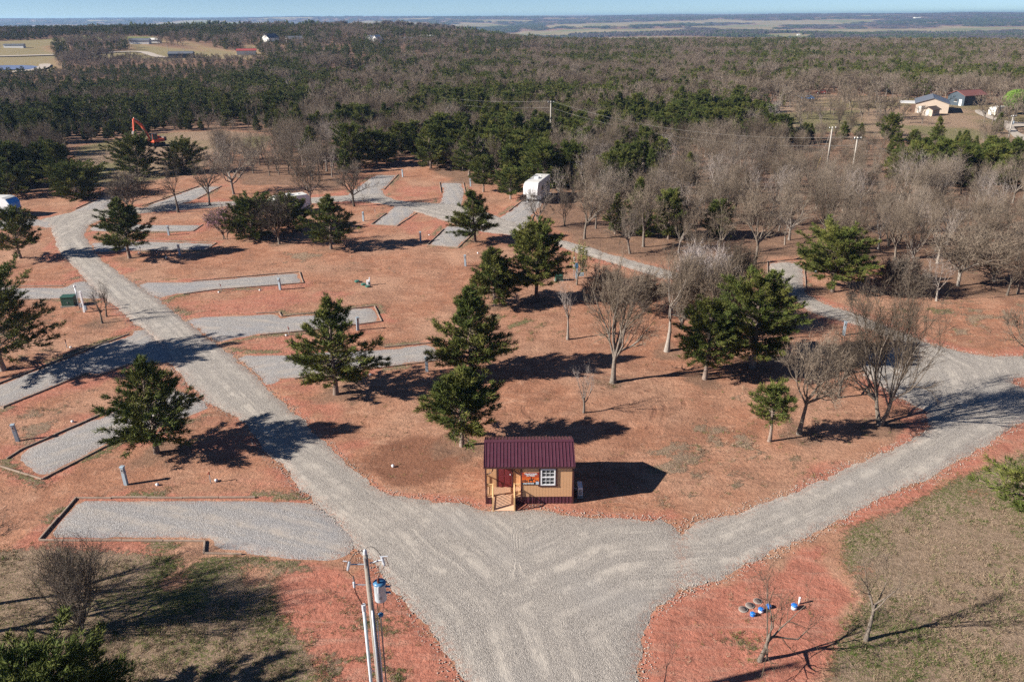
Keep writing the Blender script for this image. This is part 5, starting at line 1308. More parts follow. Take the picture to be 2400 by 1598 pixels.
# transformer
tc = L_(pt(891, 1384)); tr_ = 0.27
tk = link('transformer_tank', MB().lathe([(0.18, -0.45), (0.22, -0.43), (0.235, -0.40), (0.235, 0.32), (0.245, 0.33), (0.245, 0.38)], 20, tc).mesh('transformer_tank', TANK, True), pole)
MB().lathe([(0.255, 0.375), (0.255, 0.42), (0.16, 0.47), (0.05, 0.485)], 20, tc).build('tank_lid', TANKLID, tk, True)
MB().lathe([(0.05, 0.46), (0.06, 0.52), (0.04, 0.55), (0.06, 0.58), (0.035, 0.62), (0.05, 0.66), (0.015, 0.74)], 10, tc + Vector((-0.02, -0.1, 0))).build('bushing', CABLE, tk, True)
MB().tube([tc + Vector((-0.02, -0.255, 0.1)), tc + Vector((0.0, -0.26, 0.42))], 0.035, 8).build('arrester', PORC, tk)
for dz in (-0.08, 0.22):
    MB().tube([tc + Vector((0.24, 0, dz)), tc + Vector((0.42, 0, dz))], [0.05, 0.03], 8).build('secondary_bushing', TANKLID, tk)
    MB().box(min(0.1, tc.x - 0.2), tc.x - 0.2, -0.05, 0.05, tc.z + dz - 0.04, tc.z + dz + 0.04).build('mounting_lug', TANKLID, tk)
def num(txt):
    cu = bpy.data.curves.new('lettering', 'FONT'); cu.body = txt; cu.size = 0.15; cu.align_x = 'CENTER'; cu.extrude = 0.001; cu.materials.append(BLACK)
    o = link('lettering', font_mesh(cu), tk); o.location = tc + Vector((0.03, -0.242, -0.22)); o.rotation_euler = (math.pi / 2, 0, 0)
num('25')
cable(arc(rb, tc + Vector((-0.02, -0.1, 0.74)), 0.02)); cable([tc + Vector((0.1, -0.1, -0.46)), tc + Vector((0.12, -0.1, -0.8)), Vector((0.18, -0.1, tc.z - 1.1))], 0.016)
cable([tc + Vector((-0.15, -0.1, -0.46)), tc + Vector((-0.12, -0.15, -0.85)), Vector((0.2, -0.1, tc.z - 1.05))], 0.012)
MB().lathe([(0.03, -0.08), (0.10, -0.04), (0.11, 0.05), (0.05, 0.10)], 10, (0.23, -0.05, tc.z - 1.15)).build('weatherhead', TANKLID, pole, True)
MB().tube([(0.2, 0, tc.z - 1.15), (0.19, 0, -0.2)], 0.03, 6).build('service_conduit', POLEW, pole)

# ================================================================== hookups
def pedestal_proto():
    p = thing('hookup_pedestal', '', 'hookup pedestal', (0, 0, 0), 0, 'hookup pedestals of the pads')
    MB().box(-0.13, 0.13, -0.10, 0.10, -0.05, 1.38, 0.012).build('post', PEDGREY, p)
    MB().xprism([(-0.14, 1.38), (0.13, 1.38), (0.13, 1.46), (-0.05, 1.46), (-0.14, 1.42)], -0.15, 0.15).build('cap', PEDGREY, p)
    MB().box(-0.10, 0.10, -0.112, -0.101, 0.95, 1.30).build('outlet_door', STEEL, p)
    MB().box(-0.04, 0.04, -0.122, -0.113, 1.10, 1.22).build('latch', BLACK, p)
    return p
PED = [((296,1135), 'blue grey hookup post on red soil above the wide stepped pad'), ((42,1033), 'leaning hookup post on a green grass patch'),
 ((1001,871), 'hookup post beside the pad under the tallest cedars'), ((839,774), 'hookup post behind the spired cedar, at the stepped pad'),
 ((657,679), 'dark hookup post at the long pad by the red field'), ((422,598), 'hookup post at the short pad of the road bend'),
 ((396,551), 'hookup post at the pad inside the bend'), ((986,566), 'hookup post beside the small pad with the slim cedar'),
 ((1091,623), 'thin hookup post alone on open red ground'), ((852,518), 'hookup post beside the small pad inside the loop'),
 ((944,415), 'hookup post at the pad under dark cedars'), ((1911,638), 'leaning pale hookup post at the end pad of the spur'),
 ((1103,437), 'hookup post beside the square back pad'), ((1977,785), 'green grey hookup post behind the wide bare tree')]
proto = pedestal_proto()
for i, (q, lab) in enumerate(PED):
    b = gp(*q)
    o = proto if i == 0 else clone(proto, b, 0)
    o.location = b; o['label'] = lab; o.rotation_euler = (rnd.uniform(-.03, .03), (-0.06 if i in (1, 11) else rnd.uniform(-.03, .03)), rnd.uniform(-0.5, 0.5))
def hydrant_proto():
    p = thing('water_hydrant', '', 'water hydrant', (0, 0, 0), 0, 'water hydrants of the pads')
    MB().tube([(0, 0, -0.05), (0, 0, 0.72)], 0.035, 8).build('standpipe', STEEL, p)
    MB().tube([(0, 0, 0.68), (0, 0, 0.86)], [0.055, 0.05], 8).build('head', RUST, p)
    MB().tube([(0, -0.04, 0.76), (0, -0.14, 0.72)], [0.035, 0.025], 7).build('spout', RUST, p)
    MB().tube([(0.0, 0, 0.86), (0.06, 0, 0.93), (0.20, 0, 0.90)], 0.022, 6).build('lever', RUST, p)
    return p
HYD = [((494,1131), 'rusty water hydrant above the wide stepped pad'), ((519,683), 'rusty water hydrant at the long pad by the red field'), ((678,786), 'rusty water hydrant at the stepped pad edge'),
 ((157,815), 'rusty water hydrant above the shadowed slanting pad'), ((301,924), 'rusty water hydrant half behind the lone cedar'), ((330,593), 'rusty water hydrant at the short pad of the bend'), ((879,499), 'rusty water hydrant at the small pad inside the loop')]
hp = hydrant_proto()
for i, (q, lab) in enumerate(HYD):
    b = gp(*q); o = hp if i == 0 else clone(hp, b, 0)
    o.location = b; o['label'] = lab; o.rotation_euler = (0, 0, rnd.uniform(0, 6))
def cap_proto():
    p = thing('sewer_cap', '', 'sewer cap', (0, 0, 0), 0, 'white sewer caps')
    MB().lathe([(0.10, -0.05), (0.10, 0.10)], 12).build('pipe_collar', WHITE, p, True)
    MB().lathe([(0.125, 0.08), (0.125, 0.13), (0.05, 0.145), (0.045, 0.18)], 12).build('screw_cap', WHITE, p, True)
    return p
CAPS = [((507,1127), 'white sewer cap beside the hydrant above the wide stepped pad'), ((369,1137), 'white sewer cap between hookup post and wide stepped pad'), ((513,686), 'white sewer cap at the long pad hydrant'),
 ((609,681), 'white sewer cap midway along the long pad'), ((671,787), 'white sewer cap at the stepped pad hydrant'), ((166,815), 'white sewer cap at the hydrant above the shadowed pad'),
 ((170,989), 'white sewer cap between the two slanting pads'), ((868,879), 'white sewer cap below the pad under the tallest cedars'), ((325,594), 'white sewer cap by the hydrant of the short pad'),
 ((390,604), 'white sewer cap below the short pad end'), ((921,1093), 'white sewer cap on the bare bank between cabin and road'), ((1120,594), 'white sewer cap on open ground by the small pad'), ((1006,552), 'white sewer cap beside the hookup post of the small pad')]
cp = cap_proto()
for i, (q, lab) in enumerate(CAPS):
    b = gp(*q); o = cp if i == 0 else clone(cp, b, 0)
    o.location = b; o['label'] = lab; o.rotation_euler = (0, 0, i); o.scale = (0.95, 0.95, 0.9)
# green utility box and meter posts
def green_box(base, w, d, h, label):
    t = thing('utility_box', label, 'utility box', gp(*base), 0.12)
    MB().box(-w / 2 - 0.12, w / 2 + 0.12, -0.12, d + 0.12, -0.05, 0.08).build('concrete_pad', CONC, t)
    MB().box(-w / 2, w / 2, 0, d, 0.08, h - 0.08, 0.02).build('cabinet', BOXGREEN, t)
    MB().xprism([(-0.04, h - 0.09), (d + 0.03, h - 0.09), (d + 0.03, h + 0.02), (0.1, h + 0.02), (-0.04, h - 0.03)], -w / 2 - 0.03, w / 2 + 0.03).build('lid', BOXGREEN, t)
    MB().box(-0.03, 0.03, -0.03, -0.001, 0.35 * h, 0.5 * h).build('lock', STEEL, t)
green_box((160,719), 1.35, 1.0, 1.15, 'dark green utility box beside the meter posts')
green_box((1311,660), 0.9, 0.7, 0.75, 'small green utility box below the egg shaped cedar')
b = gp(198, 731); ms = thing('meter_post', 'white capped meter post beside the dark green utility box', 'meter post', b)
MB().box(-0.10, 0.10, -0.08, 0.08, -0.05, 2.3, 0.01).build('post', WHITE, ms); MB().box(-0.12, 0.12, -0.10, 0.10, 2.3, 2.38, 0.01).build('cap', WHITE, ms)
MB().box(0.11, 0.34, -0.12, 0.12, 0.2, 0.75, 0.015).build('meter_box', PEDGREY, ms); MB().box(-0.32, -0.11, -0.1, 0.1, 0.55, 1.0, 0.015).build('breaker_box', STEEL, ms)
b = gp(187, 725); ms = thing('service_mast', 'thin white capped service mast beside the meter post', 'service mast', b)
MB().tube([(0, 0, -0.05), (0, 0, 2.6)], 0.05, 8).build('pipe', STEEL, ms, True); MB().lathe([(0.06, 2.55), (0.12, 2.62), (0.12, 2.75), (0.04, 2.84)], 10).build('weatherhead', WHITE, ms, True)
b = gp(1351, 652); ms = thing('meter_post', 'blue hookup meter post in the shade of the budding tree', 'meter post', b)
MB().box(-0.13, 0.13, -0.1, 0.1, -0.05, 1.9, 0.01).build('post', PEDGREY, ms); MB().box(-0.17, 0.17, -0.14, 0.12, 1.35, 1.95, 0.02).build('meter_box', TANKLID, ms); MB().box(0.3, 0.9, -0.2, 0.2, 0.3, 0.7, 0.03).build('breaker_box', PEDGREY, ms)
b = gp(1345, 652); ms = thing('service_mast', 'thin service mast beside the blue meter post', 'service mast', b)
MB().tube([(0, 0, -0.05), (0, 0, 2.5)], 0.045, 8).build('pipe', STEEL, ms, True); MB().lathe([(0.05, 2.45), (0.1, 2.5), (0.1, 2.62), (0.03, 2.7)], 10).build('weatherhead', WHITE, ms, True)
# septic lids
def lid(q, r_, h, m, label, name='septic_lid', skirt=None):
    t = thing(name, label, 'septic lid', gp(*q), rnd.uniform(0, 3))
    MB().lathe([(r_ * 0.94, -0.05), (r_ * 0.94, h)], 20).build('riser', skirt or m, t, True)
    MB().lathe([(r_, h - 0.02), (r_, h + 0.04), (r_ * 0.85, h + 0.07), (r_ * 0.2, h + 0.085)], 20).build('lid', m, t, True)
    for i in range(6):
        a = i * math.pi / 3; MB().box(-0.02, 0.02, -0.012, 0.012, h + 0.05, h + 0.09, 0, Matrix.Translation((r_ * 0.88 * math.cos(a), r_ * 0.88 * math.sin(a), 0)) @ Matrix.Rotation(a, 4, 'Z')).build('bolt', STEEL, t)
lid((1764,1441), 0.145, 0.09, LIDBLUE, 'blue septic lid lowest in the slanting row'); lid((1783,1432), 0.15, 0.14, LIDBLUE, 'blue septic lid on a white riser, middle of the slanting row', skirt=WHITE)
lid((1801,1423), 0.15, 0.10, LIDBLUE, 'blue septic lid at the upper end of the slanting row'); lid((1861,1425), 0.17, 0.2, LIDBLUE, 'blue septic lid on a grey riser beside the white vent pipe', skirt=TANK)
for q, s in (((1742,1427), 'lowest of the three'), ((1758,1418), 'middle of the three'), ((1776,1408), 'uppermost of the three')):
    t = thing('tank_cover', 'round grey concrete tank cover flush in red soil, ' + s, 'tank cover', gp(*q), 0, 'concrete tank covers beside the blue lids')
    MB().lathe([(0.25, -0.05), (0.25, 0.012), (0.22, 0.02), (0.195, 0.02)], 24).build('ring', CONC, t, True); MB().lathe([(0.19, 0.0), (0.19, 0.028), (0.05, 0.034)], 24).build('cover', IRON, t, True)
t = thing('vent_pipe', 'short white vent pipe beside the blue lids', 'vent pipe', gp(1873, 1413)); MB().lathe([(0.05, -0.05), (0.05, 0.34)], 10).build('pipe', WHITE, t, True); MB().lathe([(0.065, 0.32), (0.065, 0.40), (0.03, 0.43)], 10).build('cap', WHITE, t, True)
for q, s in (((837,660), 'farthest from the white control box'), ((852,667), 'between its two neighbours'), ((862,672), 'in front of the white control box')): lid(q, 0.32, 0.08, LIDGREEN, 'green septic lid on the open red field, ' + s)
t = thing('control_box', 'white pump control box on a post among green lids', 'control box', gp(864, 668))
MB().box(-0.24, 0.18, -0.12, 0.12, 0.05, 0.62, 0.02).build('cabinet', WHITE, t); MB().box(0.0, 0.16, -0.13, -0.121, 0.12, 0.42).build('panel', BLACK, t); MB().box(0.08, 0.22, -0.05, 0.09, -0.05, 0.95, 0.01).build('post', WHITE, t)

# ================================================================== trailers
def wheel(mb_parent, x, y, r_=0.36, w=0.22):
    o = link('wheel', MB().lathe([(r_ * 0.6, -w / 2), (r_, -w / 2 + 0.03), (r_, w / 2 - 0.03), (r_ * 0.6, w / 2)], 18).mesh('wheel', TYRE, True), mb_parent)
    o.location = (x, y, r_); o.rotation_euler = (0, math.pi / 2, 0)
    h = MB().lathe([(r_ * 0.58, -w / 2 - 0.005), (r_ * 0.58, w / 2 + 0.005), (r_ * 0.2, w / 2 + 0.02)], 14).build('rim', STEEL, o, True)
def trailer(label, loc, rz, Ln, Wd, Hh, skin, nose, fifth=False, name='travel_trailer'):
    """length runs along +y from the nose at y=0"""
    t = thing(name, label, 'trailer', loc, rz)
    w = Wd / 2; z0 = 0.55
    prof = ([(0.9, 1.55), (0.0, 1.75), (0.0, Hh - 0.9), (0.35, Hh - 0.25), (1.1, Hh), (Ln, Hh), (Ln, z0), (2.6, z0), (2.6, 1.55)] if fifth else
            [(0.25, z0), (0.0, 1.3), (0.12, Hh - 0.9), (0.55, Hh - 0.2), (1.2, Hh), (Ln - 0.3, Hh), (Ln, Hh - 0.3), (Ln, z0)])
    MB().xprism(prof, -w, w).build('body', skin, t)
    MB().xprism([(0.5, Hh - 0.19), (1.15, Hh + 0.004), (Ln - 0.32, Hh + 0.004), (Ln - 0.32, Hh + 0.06), (1.15, Hh + 0.06), (0.5, Hh - 0.13)], -w + 0.06, w - 0.06).build('roof_skin', OFFW, t)
    np_ = MB().xprism([(-0.015, 1.78 if fifth else 1.3), (-0.015, Hh - 0.9), (0.33, Hh - 0.24), (0.36, Hh - 0.26), (0.02, Hh - 0.92), (0.02, 1.78 if fifth else 1.3)], -w + 0.02, w - 0.02).build('nose_cap', nose, t)
    for x in (-w - 0.006, w - 0.006):
        for y0, y1 in ((Ln * 0.32, Ln * 0.45), (Ln * 0.72, Ln * 0.88)):
            q = link('window', MB().box(x, x + 0.012, y0, y1, Hh * 0.55, Hh * 0.75).mesh('window', GLASS), t)
            for a, b_, c, d in ((y0 - 0.03, y1 + 0.03, Hh * 0.55 - 0.03, Hh * 0.55), (y0 - 0.03, y1 + 0.03, Hh * 0.75, Hh * 0.75 + 0.03)): MB().box(x - 0.004, x + 0.016, a, b_, c, d).build('frame', STEEL, q)
        MB().box(x + 0.001, x + 0.011, 2.7 if fifth else 0.6, Ln - 0.1, Hh * 0.45, Hh * 0.48).build('stripe', PEDGREY, t)
    dr_ = link('door', MB().box(w - 0.005, w + 0.02, Ln * 0.55, Ln * 0.55 + 0.68, z0 + 0.12, z0 + 2.0, 0.004).mesh('door', skin), t); MB().box(w + 0.02, w + 0.04, Ln * 0.55 + 0.56, Ln * 0.55 + 0.62, z0 + 0.9, z0 + 1.0).build('door_handle', BLACK, dr_)
    for y in (Ln * 0.6, Ln * 0.6 + 0.85):
        for x in (-w + 0.13, w - 0.13): wheel(t, x, y)
    MB().box(-w + 0.2, w - 0.2, 1.2 if not fifth else 2.7, Ln - 0.2, z0 - 0.16, z0 - 0.005).build('chassis', BLACK, t)
    acu = link('roof_air_conditioner', MB().box(-0.35, 0.35, Ln * 0.45, Ln * 0.45 + 0.9, Hh + 0.05, Hh + 0.36, 0.06).mesh('roof_air_conditioner', WHITE), t)
    MB().box(-0.2, 0.2, Ln * 0.75, Ln * 0.75 + 0.4, Hh + 0.05, Hh + 0.14, 0.02).build('roof_vent', OFFW, t)
    if fifth:
        for x in (-w + 0.25, w - 0.25): MB().box(x - 0.05, x + 0.05, 1.5, 1.6, 0, 1.55).build('landing_leg', WHITE, t)
        MB().box(-w + 0.1, w - 0.1, 2.55, 2.62, z0 - 0.1, 1.56).build('storage_front', WHITE, t)
    else:
        for s in (-1, 1): MB().tube([(s * 0.6, 0.6, 0.5), (0, -0.9, 0.5)], 0.05, 6).build('hitch_arm', BLACK, t)
        MB().tube([(0, -0.85, 0), (0, -0.85, 0.62)], 0.04, 6).build('jack', STEEL, t)
        MB().lathe([(0.16, 0.55), (0.18, 0.6), (0.18, 1.0), (0.1, 1.1)], 10, (0, -0.25, 0)).build('gas_bottle', WHITE, t, True)
    return t
d1 = gp(1268, 466) - gp(1222, 505); trailer('white fifth wheel trailer parked on a gravel pad against the cedars', gp(1243, 481), math.atan2(d1.y, d1.x) - math.pi / 2, 9.0, 2.5, 3.7, WHITE, WHITE, True, 'fifth_wheel_trailer')
trailer('white travel trailer with a blue nose, cut by the frame edge', gp(42, 507), math.pi / 2 - 0.1, 8.0, 2.5, 3.2, WHITE, RVBLUE)
trailer('white trailer half hidden behind dark cedars', gp(634, 506), R(-55), 6.5, 2.4, 2.9, WHITE, WHITE)
trailer('old cream travel trailer beside the bright green leafy tree', gp(2322, 274), R(-62), 6.0, 2.4, 2.9, mat('cream_trailer', (0.60, 0.55, 0.45), 0.5, 0.1, 2.0), OFFW)

# ================================================================== excavator
eb = gp(366, 342); ex = thing('excavator', 'orange excavator with raised boom behind the big cedars', 'excavator', eb, R(150))
for s in (-1, 1):
    tr2 = link('track', MB().add(*(lambda m: (m.v, m.f))(MB().xprism([(-1.9, 0.45), (-1.6, 0.05), (1.6, 0.05), (1.9, 0.45), (1.6, 0.85), (-1.6, 0.85)], s * 1.15 - 0.3, s * 1.15 + 0.3))).mesh('track', TYRE), ex)
    for y in (-1.2, -0.4, 0.4, 1.2): MB().tube([(s * 1.15 - 0.31, y, 0.4), (s * 1.15 + 0.31, y, 0.4)], 0.2, 10).build('roller', IRON, tr2)
MB().box(-1.25, 1.25, -1.9, 1.3, 1.0, 1.75, 0.08).build('house', ORANGE, ex); MB().box(-1.25, 1.25, -2.5, -1.7, 1.05, 2.1, 0.15).build('counterweight', IRON, ex); MB().box(0.1, 1.2, -1.7, 0.2, 1.75, 2.3, 0.08).build('engine_cover', ORANGE, ex)
cbx = link('cab', MB().box(-1.25, -0.3, 0.0, 1.5, 1.75, 3.05, 0.06).mesh('cab', GLASS), ex)
for x in (-1.25, -0.35):
    for y in (0.02, 1.42): MB().box(x, x + 0.07, y, y + 0.08, 1.75, 3.06).build('cab_pillar', ORANGE, cbx)
MB().box(-1.3, -0.25, -0.05, 1.55, 3.05, 3.15, 0.03).build('cab_roof', IRON, cbx)
MB().xprism([(1.0, 1.6), (1.3, 1.5), (3.2, 5.2), (5.0, 6.9), (4.85, 7.15), (2.8, 5.6)], 0.0, 0.4).build('boom', ORANGE, ex)
MB().xprism([(4.7, 7.3), (5.1, 7.0), (5.5, 4.3), (5.25, 4.2)], 0.05, 0.35).build('stick', ORANGE, ex)
MB().xprism([(5.2, 4.3), (5.6, 4.3), (5.9, 3.6), (5.4, 3.0), (4.8, 3.3), (5.1, 3.7)], -0.2, 0.6).build('bucket', IRON, ex)
MB().tube([(0.2, 1.5, 1.6), (0.2, 2.9, 4.6)], 0.08, 8).build('boom_cylinder', STEEL, ex); MB().tube([(0.2, 3.4, 6.4), (0.2, 4.8, 7.4)], 0.07, 8).build('stick_cylinder', STEEL, ex)

# ================================================================== buildings
def building(name, label, cat, loc, rz, Ln, Wd, ze, zr, wallm, roofm, wins=(), door=None, ov=0.4, trim=OFFW):
    """ridge runs along local y; gable end faces -y"""
    t = thing(name, label, cat, loc, rz); w = Wd / 2
    n = 5
    vs = [(-w, 0, 0), (w, 0, 0), (w, 0, ze), (0, 0, zr), (-w, 0, ze)]; vs += [(x, Ln, z) for x, _, z in vs]
    MB().add([(x, y, z - (0.4 if z == 0 else 0)) for x, y, z in vs], [(0, 1, 2, 3, 4), (9, 8, 7, 6, 5), (0, 5, 6, 1), (1, 6, 7, 2), (2, 7, 8, 3), (3, 8, 9, 4), (4, 9, 5, 0)]).build('wall', wallm, t)
    s = (zr - ze) / w
    for sx in (-1, 1):
        p = [(0, zr + 0.03), (sx * (w + ov), ze - s * ov + 0.03), (sx * (w + ov), ze - s * ov + 0.18), (0, zr + 0.18)]
        mb = MB(); mb.add([(x, -ov, z) for x, z in p] + [(x, Ln + ov, z) for x, z in p], [(0, 1, 2, 3), (7, 6, 5, 4), (0, 4, 5, 1), (1, 5, 6, 2), (2, 6, 7, 3), (3, 7, 4, 0)]); rf = mb.build('roof_slope', roofm, t)
    MB().box(-0.12, 0.12, -ov - 0.02, Ln + ov + 0.02, zr + 0.15, zr + 0.23).build('ridge_cap', roofm, t)
    for side, a, z0, ww, hh in wins:
        if side == 'f': q = link('window', MB().box(a - ww / 2, a + ww / 2, -0.04, 0.02, z0, z0 + hh).mesh('window', GLASS), t); MB().box(a - ww / 2 - 0.1, a + ww / 2 + 0.1, -0.06, 0.0, z0 - 0.1, z0 - 0.001).build('sill', trim, q)
        else:
            x = w if side == 'r' else -w
            q = link('window', MB().box(x - 0.04, x + 0.04, a - ww / 2, a + ww / 2, z0, z0 + hh).mesh('window', GLASS), t); MB().box(x - 0.06, x + 0.06, a - ww / 2 - 0.1, a + ww / 2 + 0.1, z0 - 0.1, z0 - 0.001).build('sill', trim, q)
    if door: MB().box(door[0] - door[1] / 2, door[0] + door[1] / 2, -0.05, 0.02, 0, door[2]).build('door', trim, t)
    return t
GREYROOF = mat('grey_metal_roof', (0.13, 0.14, 0.16), 0.45, 0.1, 0.5); REDROOF = mat('dull_red_roof', (0.20, 0.085, 0.07), 0.5, 0.12, 0.5); STONE = mat('tan_stone', (0.44, 0.36, 0.29), 0.85, 0.2, 1.5)
BROWNROOF = mat('brown_roof', (0.09, 0.065, 0.055), 0.8, 0.15, 1.0); BLUEW = mat('blue_grey_siding', (0.05, 0.07, 0.09), 0.6, 0.1, 0.5)
hb = gp(2182, 266)
barn = building('tan_barn', 'tan barn with grey metal roof and side canopy in the clearing', 'barn', hb, R(-25), 16.0, 9.5, 3.0, 4.6, STONE, GREYROOF, wins=(('r', 4, 1.2, 1.4, 1.0), ('r', 11, 1.2, 1.4, 1.0), ('f', -2.6, 1.1, 1.0, 1.1)), door=(-3.6, 1.1, 2.1))
MB().xprism([(1.0, 2.75), (9.0, 2.75), (9.0, 2.9), (1.0, 2.9)], -9.6, -4.9).build('canopy_roof', OFFW, barn)
for y in (1.2, 5.0, 8.8): MB().box(-9.5, -9.35, y - 0.08, y + 0.08, -0.3, 2.76).build('canopy_post', IRON, barn)
MB().box(-6.2, -4.8, 0.2, 0.4, -0.2, 2.7).build('plank_screen', mat('brown_planks', (0.13, 0.08, 0.055), 0.8, 0.3, 3.0), barn)
building('red_roofed_shed', 'dark blue shed with dull red roof joined behind the tan barn', 'shed', gp(2238, 247), R(-70), 10.0, 7.0, 3.4, 4.8, BLUEW, REDROOF, wins=(('f', 0, 1.2, 1.2, 1.0),), door=(2.0, 1.1, 2.1))
building('small_shed', 'small brown roofed shed in front of the tan barn', 'shed', gp(2172, 272), R(-55), 4.2, 3.2, 1.9, 2.6, STONE, BROWNROOF, wins=(('r', 1.2, 0.8, 0.6, 0.6),), door=(0, 0.9, 1.8))
METAL = mat('white_metal_siding', (0.62, 0.62, 0.62), 0.5, 0.05, 0.3); BRIGHTRED = mat('bright_red_roof', (0.34, 0.07, 0.06), 0.45, 0.08, 0.2)
def far_b_(name, label, cat, q, rz, *a, **k):
    p = gpt(*q); a = tuple(v * 0.6 if i_ < 4 else v for i_, v in enumerate(a)); k = dict(k, wins=(), door=(0, 1.2, 1.8)); BLOCK.append((p.x, p.y, 16)); return building(name, label, cat, p, rz, *a, **k)
FARB = [
 ('white_barn', 'white metal barn with a bright red roof beyond the evergreen wood', 'barn', (556,128), R(-75), 22, 12, 4.2, 6.0, METAL, BRIGHTRED, dict(wins=(('f', -2, 0.5, 3, 3),))),
 ('dark_barn', 'dark metal barn at the end of the pale lane', 'barn', (398,136), R(-80), 26, 14, 4.5, 6.5, BLUEW, GREYROOF, dict(wins=(('f', 3, 0.6, 3, 3),))),
 ('mobile_home', 'long white mobile home on the far pasture', 'mobile home', (12,112), R(-88), 24, 6, 3.2, 4.0, METAL, GREYROOF, dict(wins=(('r', 5, 1.2, 2, 1.2), ('r', 15, 1.2, 2, 1.2)))),
 ('farm_house', 'pale long farm house beyond the lane grove', 'house', (306,103), R(-85), 26, 11, 4, 6.5, METAL, GREYROOF, dict(wins=(('f', -2, 1.2, 2, 1.5), ('f', 2, 1.2, 2, 1.5)))),
 ('farm_shed', 'white shed next to the pale long farm house', 'shed', (352,101), R(-85), 14, 9, 4, 6, METAL, OFFW, dict(door=(0, 3, 3))),
 ('country_house', 'pale country house with steep grey roof among far cedars', 'house', (622,100), R(-30), 20, 14, 6, 11, OFFW, GREYROOF, dict(wins=(('f', -3, 1.5, 2, 2), ('f', 3, 1.5, 2, 2)))),
 ('country_house', 'low pale country house right of the steep roofed one among far cedars', 'house', (672,101), R(-70), 22, 14, 5, 8.5, OFFW, GREYROOF, dict(wins=(('f', -3, 1.5, 2, 2), ('f', 3, 1.5, 2, 2)))),
 ('white_house', 'tall white gabled house, first of the far pair', 'house', (864,105), R(-15), 14, 11, 6, 12, METAL, OFFW, dict(wins=(('f', 0, 2, 2, 3),))),
 ('white_house', 'tall white gabled house with wing, second of the far pair', 'house', (878,106), R(-25), 14, 11, 7, 13, METAL, OFFW, dict(wins=(('f', 0, 2, 2, 3),))),
 ('green_field_barn', 'grey barn below the far green field', 'barn', (932,98), R(-80), 24, 12, 4, 6, BLUEW, GREYROOF, dict(door=(0, 3, 3))),
 ('white_shed', 'white shed at the edge of the far green field', 'shed', (986,93), R(-80), 20, 12, 4.5, 6.5, METAL, OFFW, dict(door=(0, 3, 3))),
 ('red_roof_house', 'far white house with a bright red roof among grey trees', 'house', (2050,80), R(-85), 34, 16, 6, 10, METAL, BRIGHTRED, dict(wins=(('f', 0, 2, 3, 2),))),
 ('white_far_barn', 'large white far barn in the tan fields', 'barn', (2142,46), R(-70), 90, 40, 14, 24, METAL, OFFW, dict(door=(0, 8, 8))),
 ('far_ranch', 'low pale ranch house in front of the far tan field', 'house', (1892,102), R(-85), 26, 12, 4, 6, OFFW, BROWNROOF, dict(wins=(('f', 0, 1.5, 2, 1.5),))),
 ('white_cabin_far', 'small white house standing in the far meadow', 'house', (1868,84), R(-85), 16, 10, 5, 8, METAL, OFFW, dict(wins=(('f', 0, 1.5, 2, 1.5),))),
]
for f in FARB: far_b_(*f[:-1], **f[-1])
# salvage by the yard trees
def car(label, q, rz, m):
    t = thing('parked_car', label, 'car', gp(*q), rz)
    MB().xprism([(-2.1, 0.35), (2.1, 0.35), (2.15, 0.75), (1.0, 0.95), (0.45, 1.4), (-1.2, 1.42), (-1.9, 1.0), (-2.15, 0.9)], -0.85, 0.85).build('body', m, t)
    MB().xprism([(-1.15, 1.0), (0.85, 0.98), (0.42, 1.36), (-1.1, 1.38)], -0.86, 0.86).build('side_window', GLASS, t)
    for x in (-0.78, 0.78):
        for y in (-1.3, 1.3): wheel(t, x, y, 0.32, 0.2)
car('bright blue car parked among salvage at the yard edge', (1893,234), R(80), mat('car_blue', (0.04, 0.22, 0.55), 0.3)); car('pale car parked among salvage at the yard edge', (1872,230), R(70), mat('car_grey', (0.45, 0.48, 0.52), 0.3)); car('dark red car parked among salvage at the yard edge', (1925,220), R(60), mat('car_red', (0.18, 0.05, 0.04), 0.4))

# ================================================================== far line poles and wires
def far_pole(base, top_y, label, arms=1, m=PALEPOLE, tank=False, Hfix=None):
    b = gpt(*base) if base[1] < 170 else gp(*base); z0 = b.z; H = Hfix or at_depth(base[0], top_y, b.y).z - b.z
    t = thing('line_pole', label, 'utility pole', (b.x, b.y, z0), R(20))
    MB().tube([(0, 0, -0.4), (0, 0, H)], [0.19, 0.13], 9).build('pole', m, t, True)
    for k_ in range(arms): MB().box(-0.9, 0.9, -0.16, -0.05, H - 0.4 - k_ * 1.2, H - 0.26 - k_ * 1.2).build('cross_arm', POLEW, t)
    for x in (-0.75, 0.0, 0.75): MB().lathe([(0.05, 0), (0.07, 0.1), (0.03, 0.2)], 8, (x, -0.1, H - 0.26)).build('insulator', PORC, t)
    if tank: MB().lathe([(0.22, -0.4), (0.26, -0.36), (0.26, 0.35), (0.2, 0.42)], 12, (0.42, 0, H - 1.8)).build('transformer', TANK, t, True)
    return Vector((b.x, b.y, z0 + H))
pA = far_pole((1937,395), 297, 'pale pole with a yellow guy wire in the leafless wood', 0)
pB = far_pole((1995,418), 321, 'pale pole carrying wires beside the guyed pole', 1)
pC = far_pole((2358,347), 270, 'pale pole with transformer beside the curved driveway', 1, tank=True)
pD = far_pole((1290,330), 237, 'thin pole rising from the pale dead looking tree behind the trailer', 1)
pE = far_pole((912,240), 203, 'distant line pole behind the conical cedar wood', 1)
far_pole((676,222), 188, 'distant line pole beside the grey pond gap', 1); far_pole((766,256), 215, 'brown line pole with double arms at the wood edge', 2, POLEW)
far_pole((1139,160), 141, 'distant white pole beside the tall pines', 0); far_pole((512,200), 181, 'line pole near the hidden grey pond', 1); far_pole((530,205), 177, 'taller line pole near the hidden grey pond', 1)
far_pole((395,130), 108, 'line pole beside the dark far barn', 1); far_pole((433,134), 114, 'line pole in front of the roadside cedars', 1)
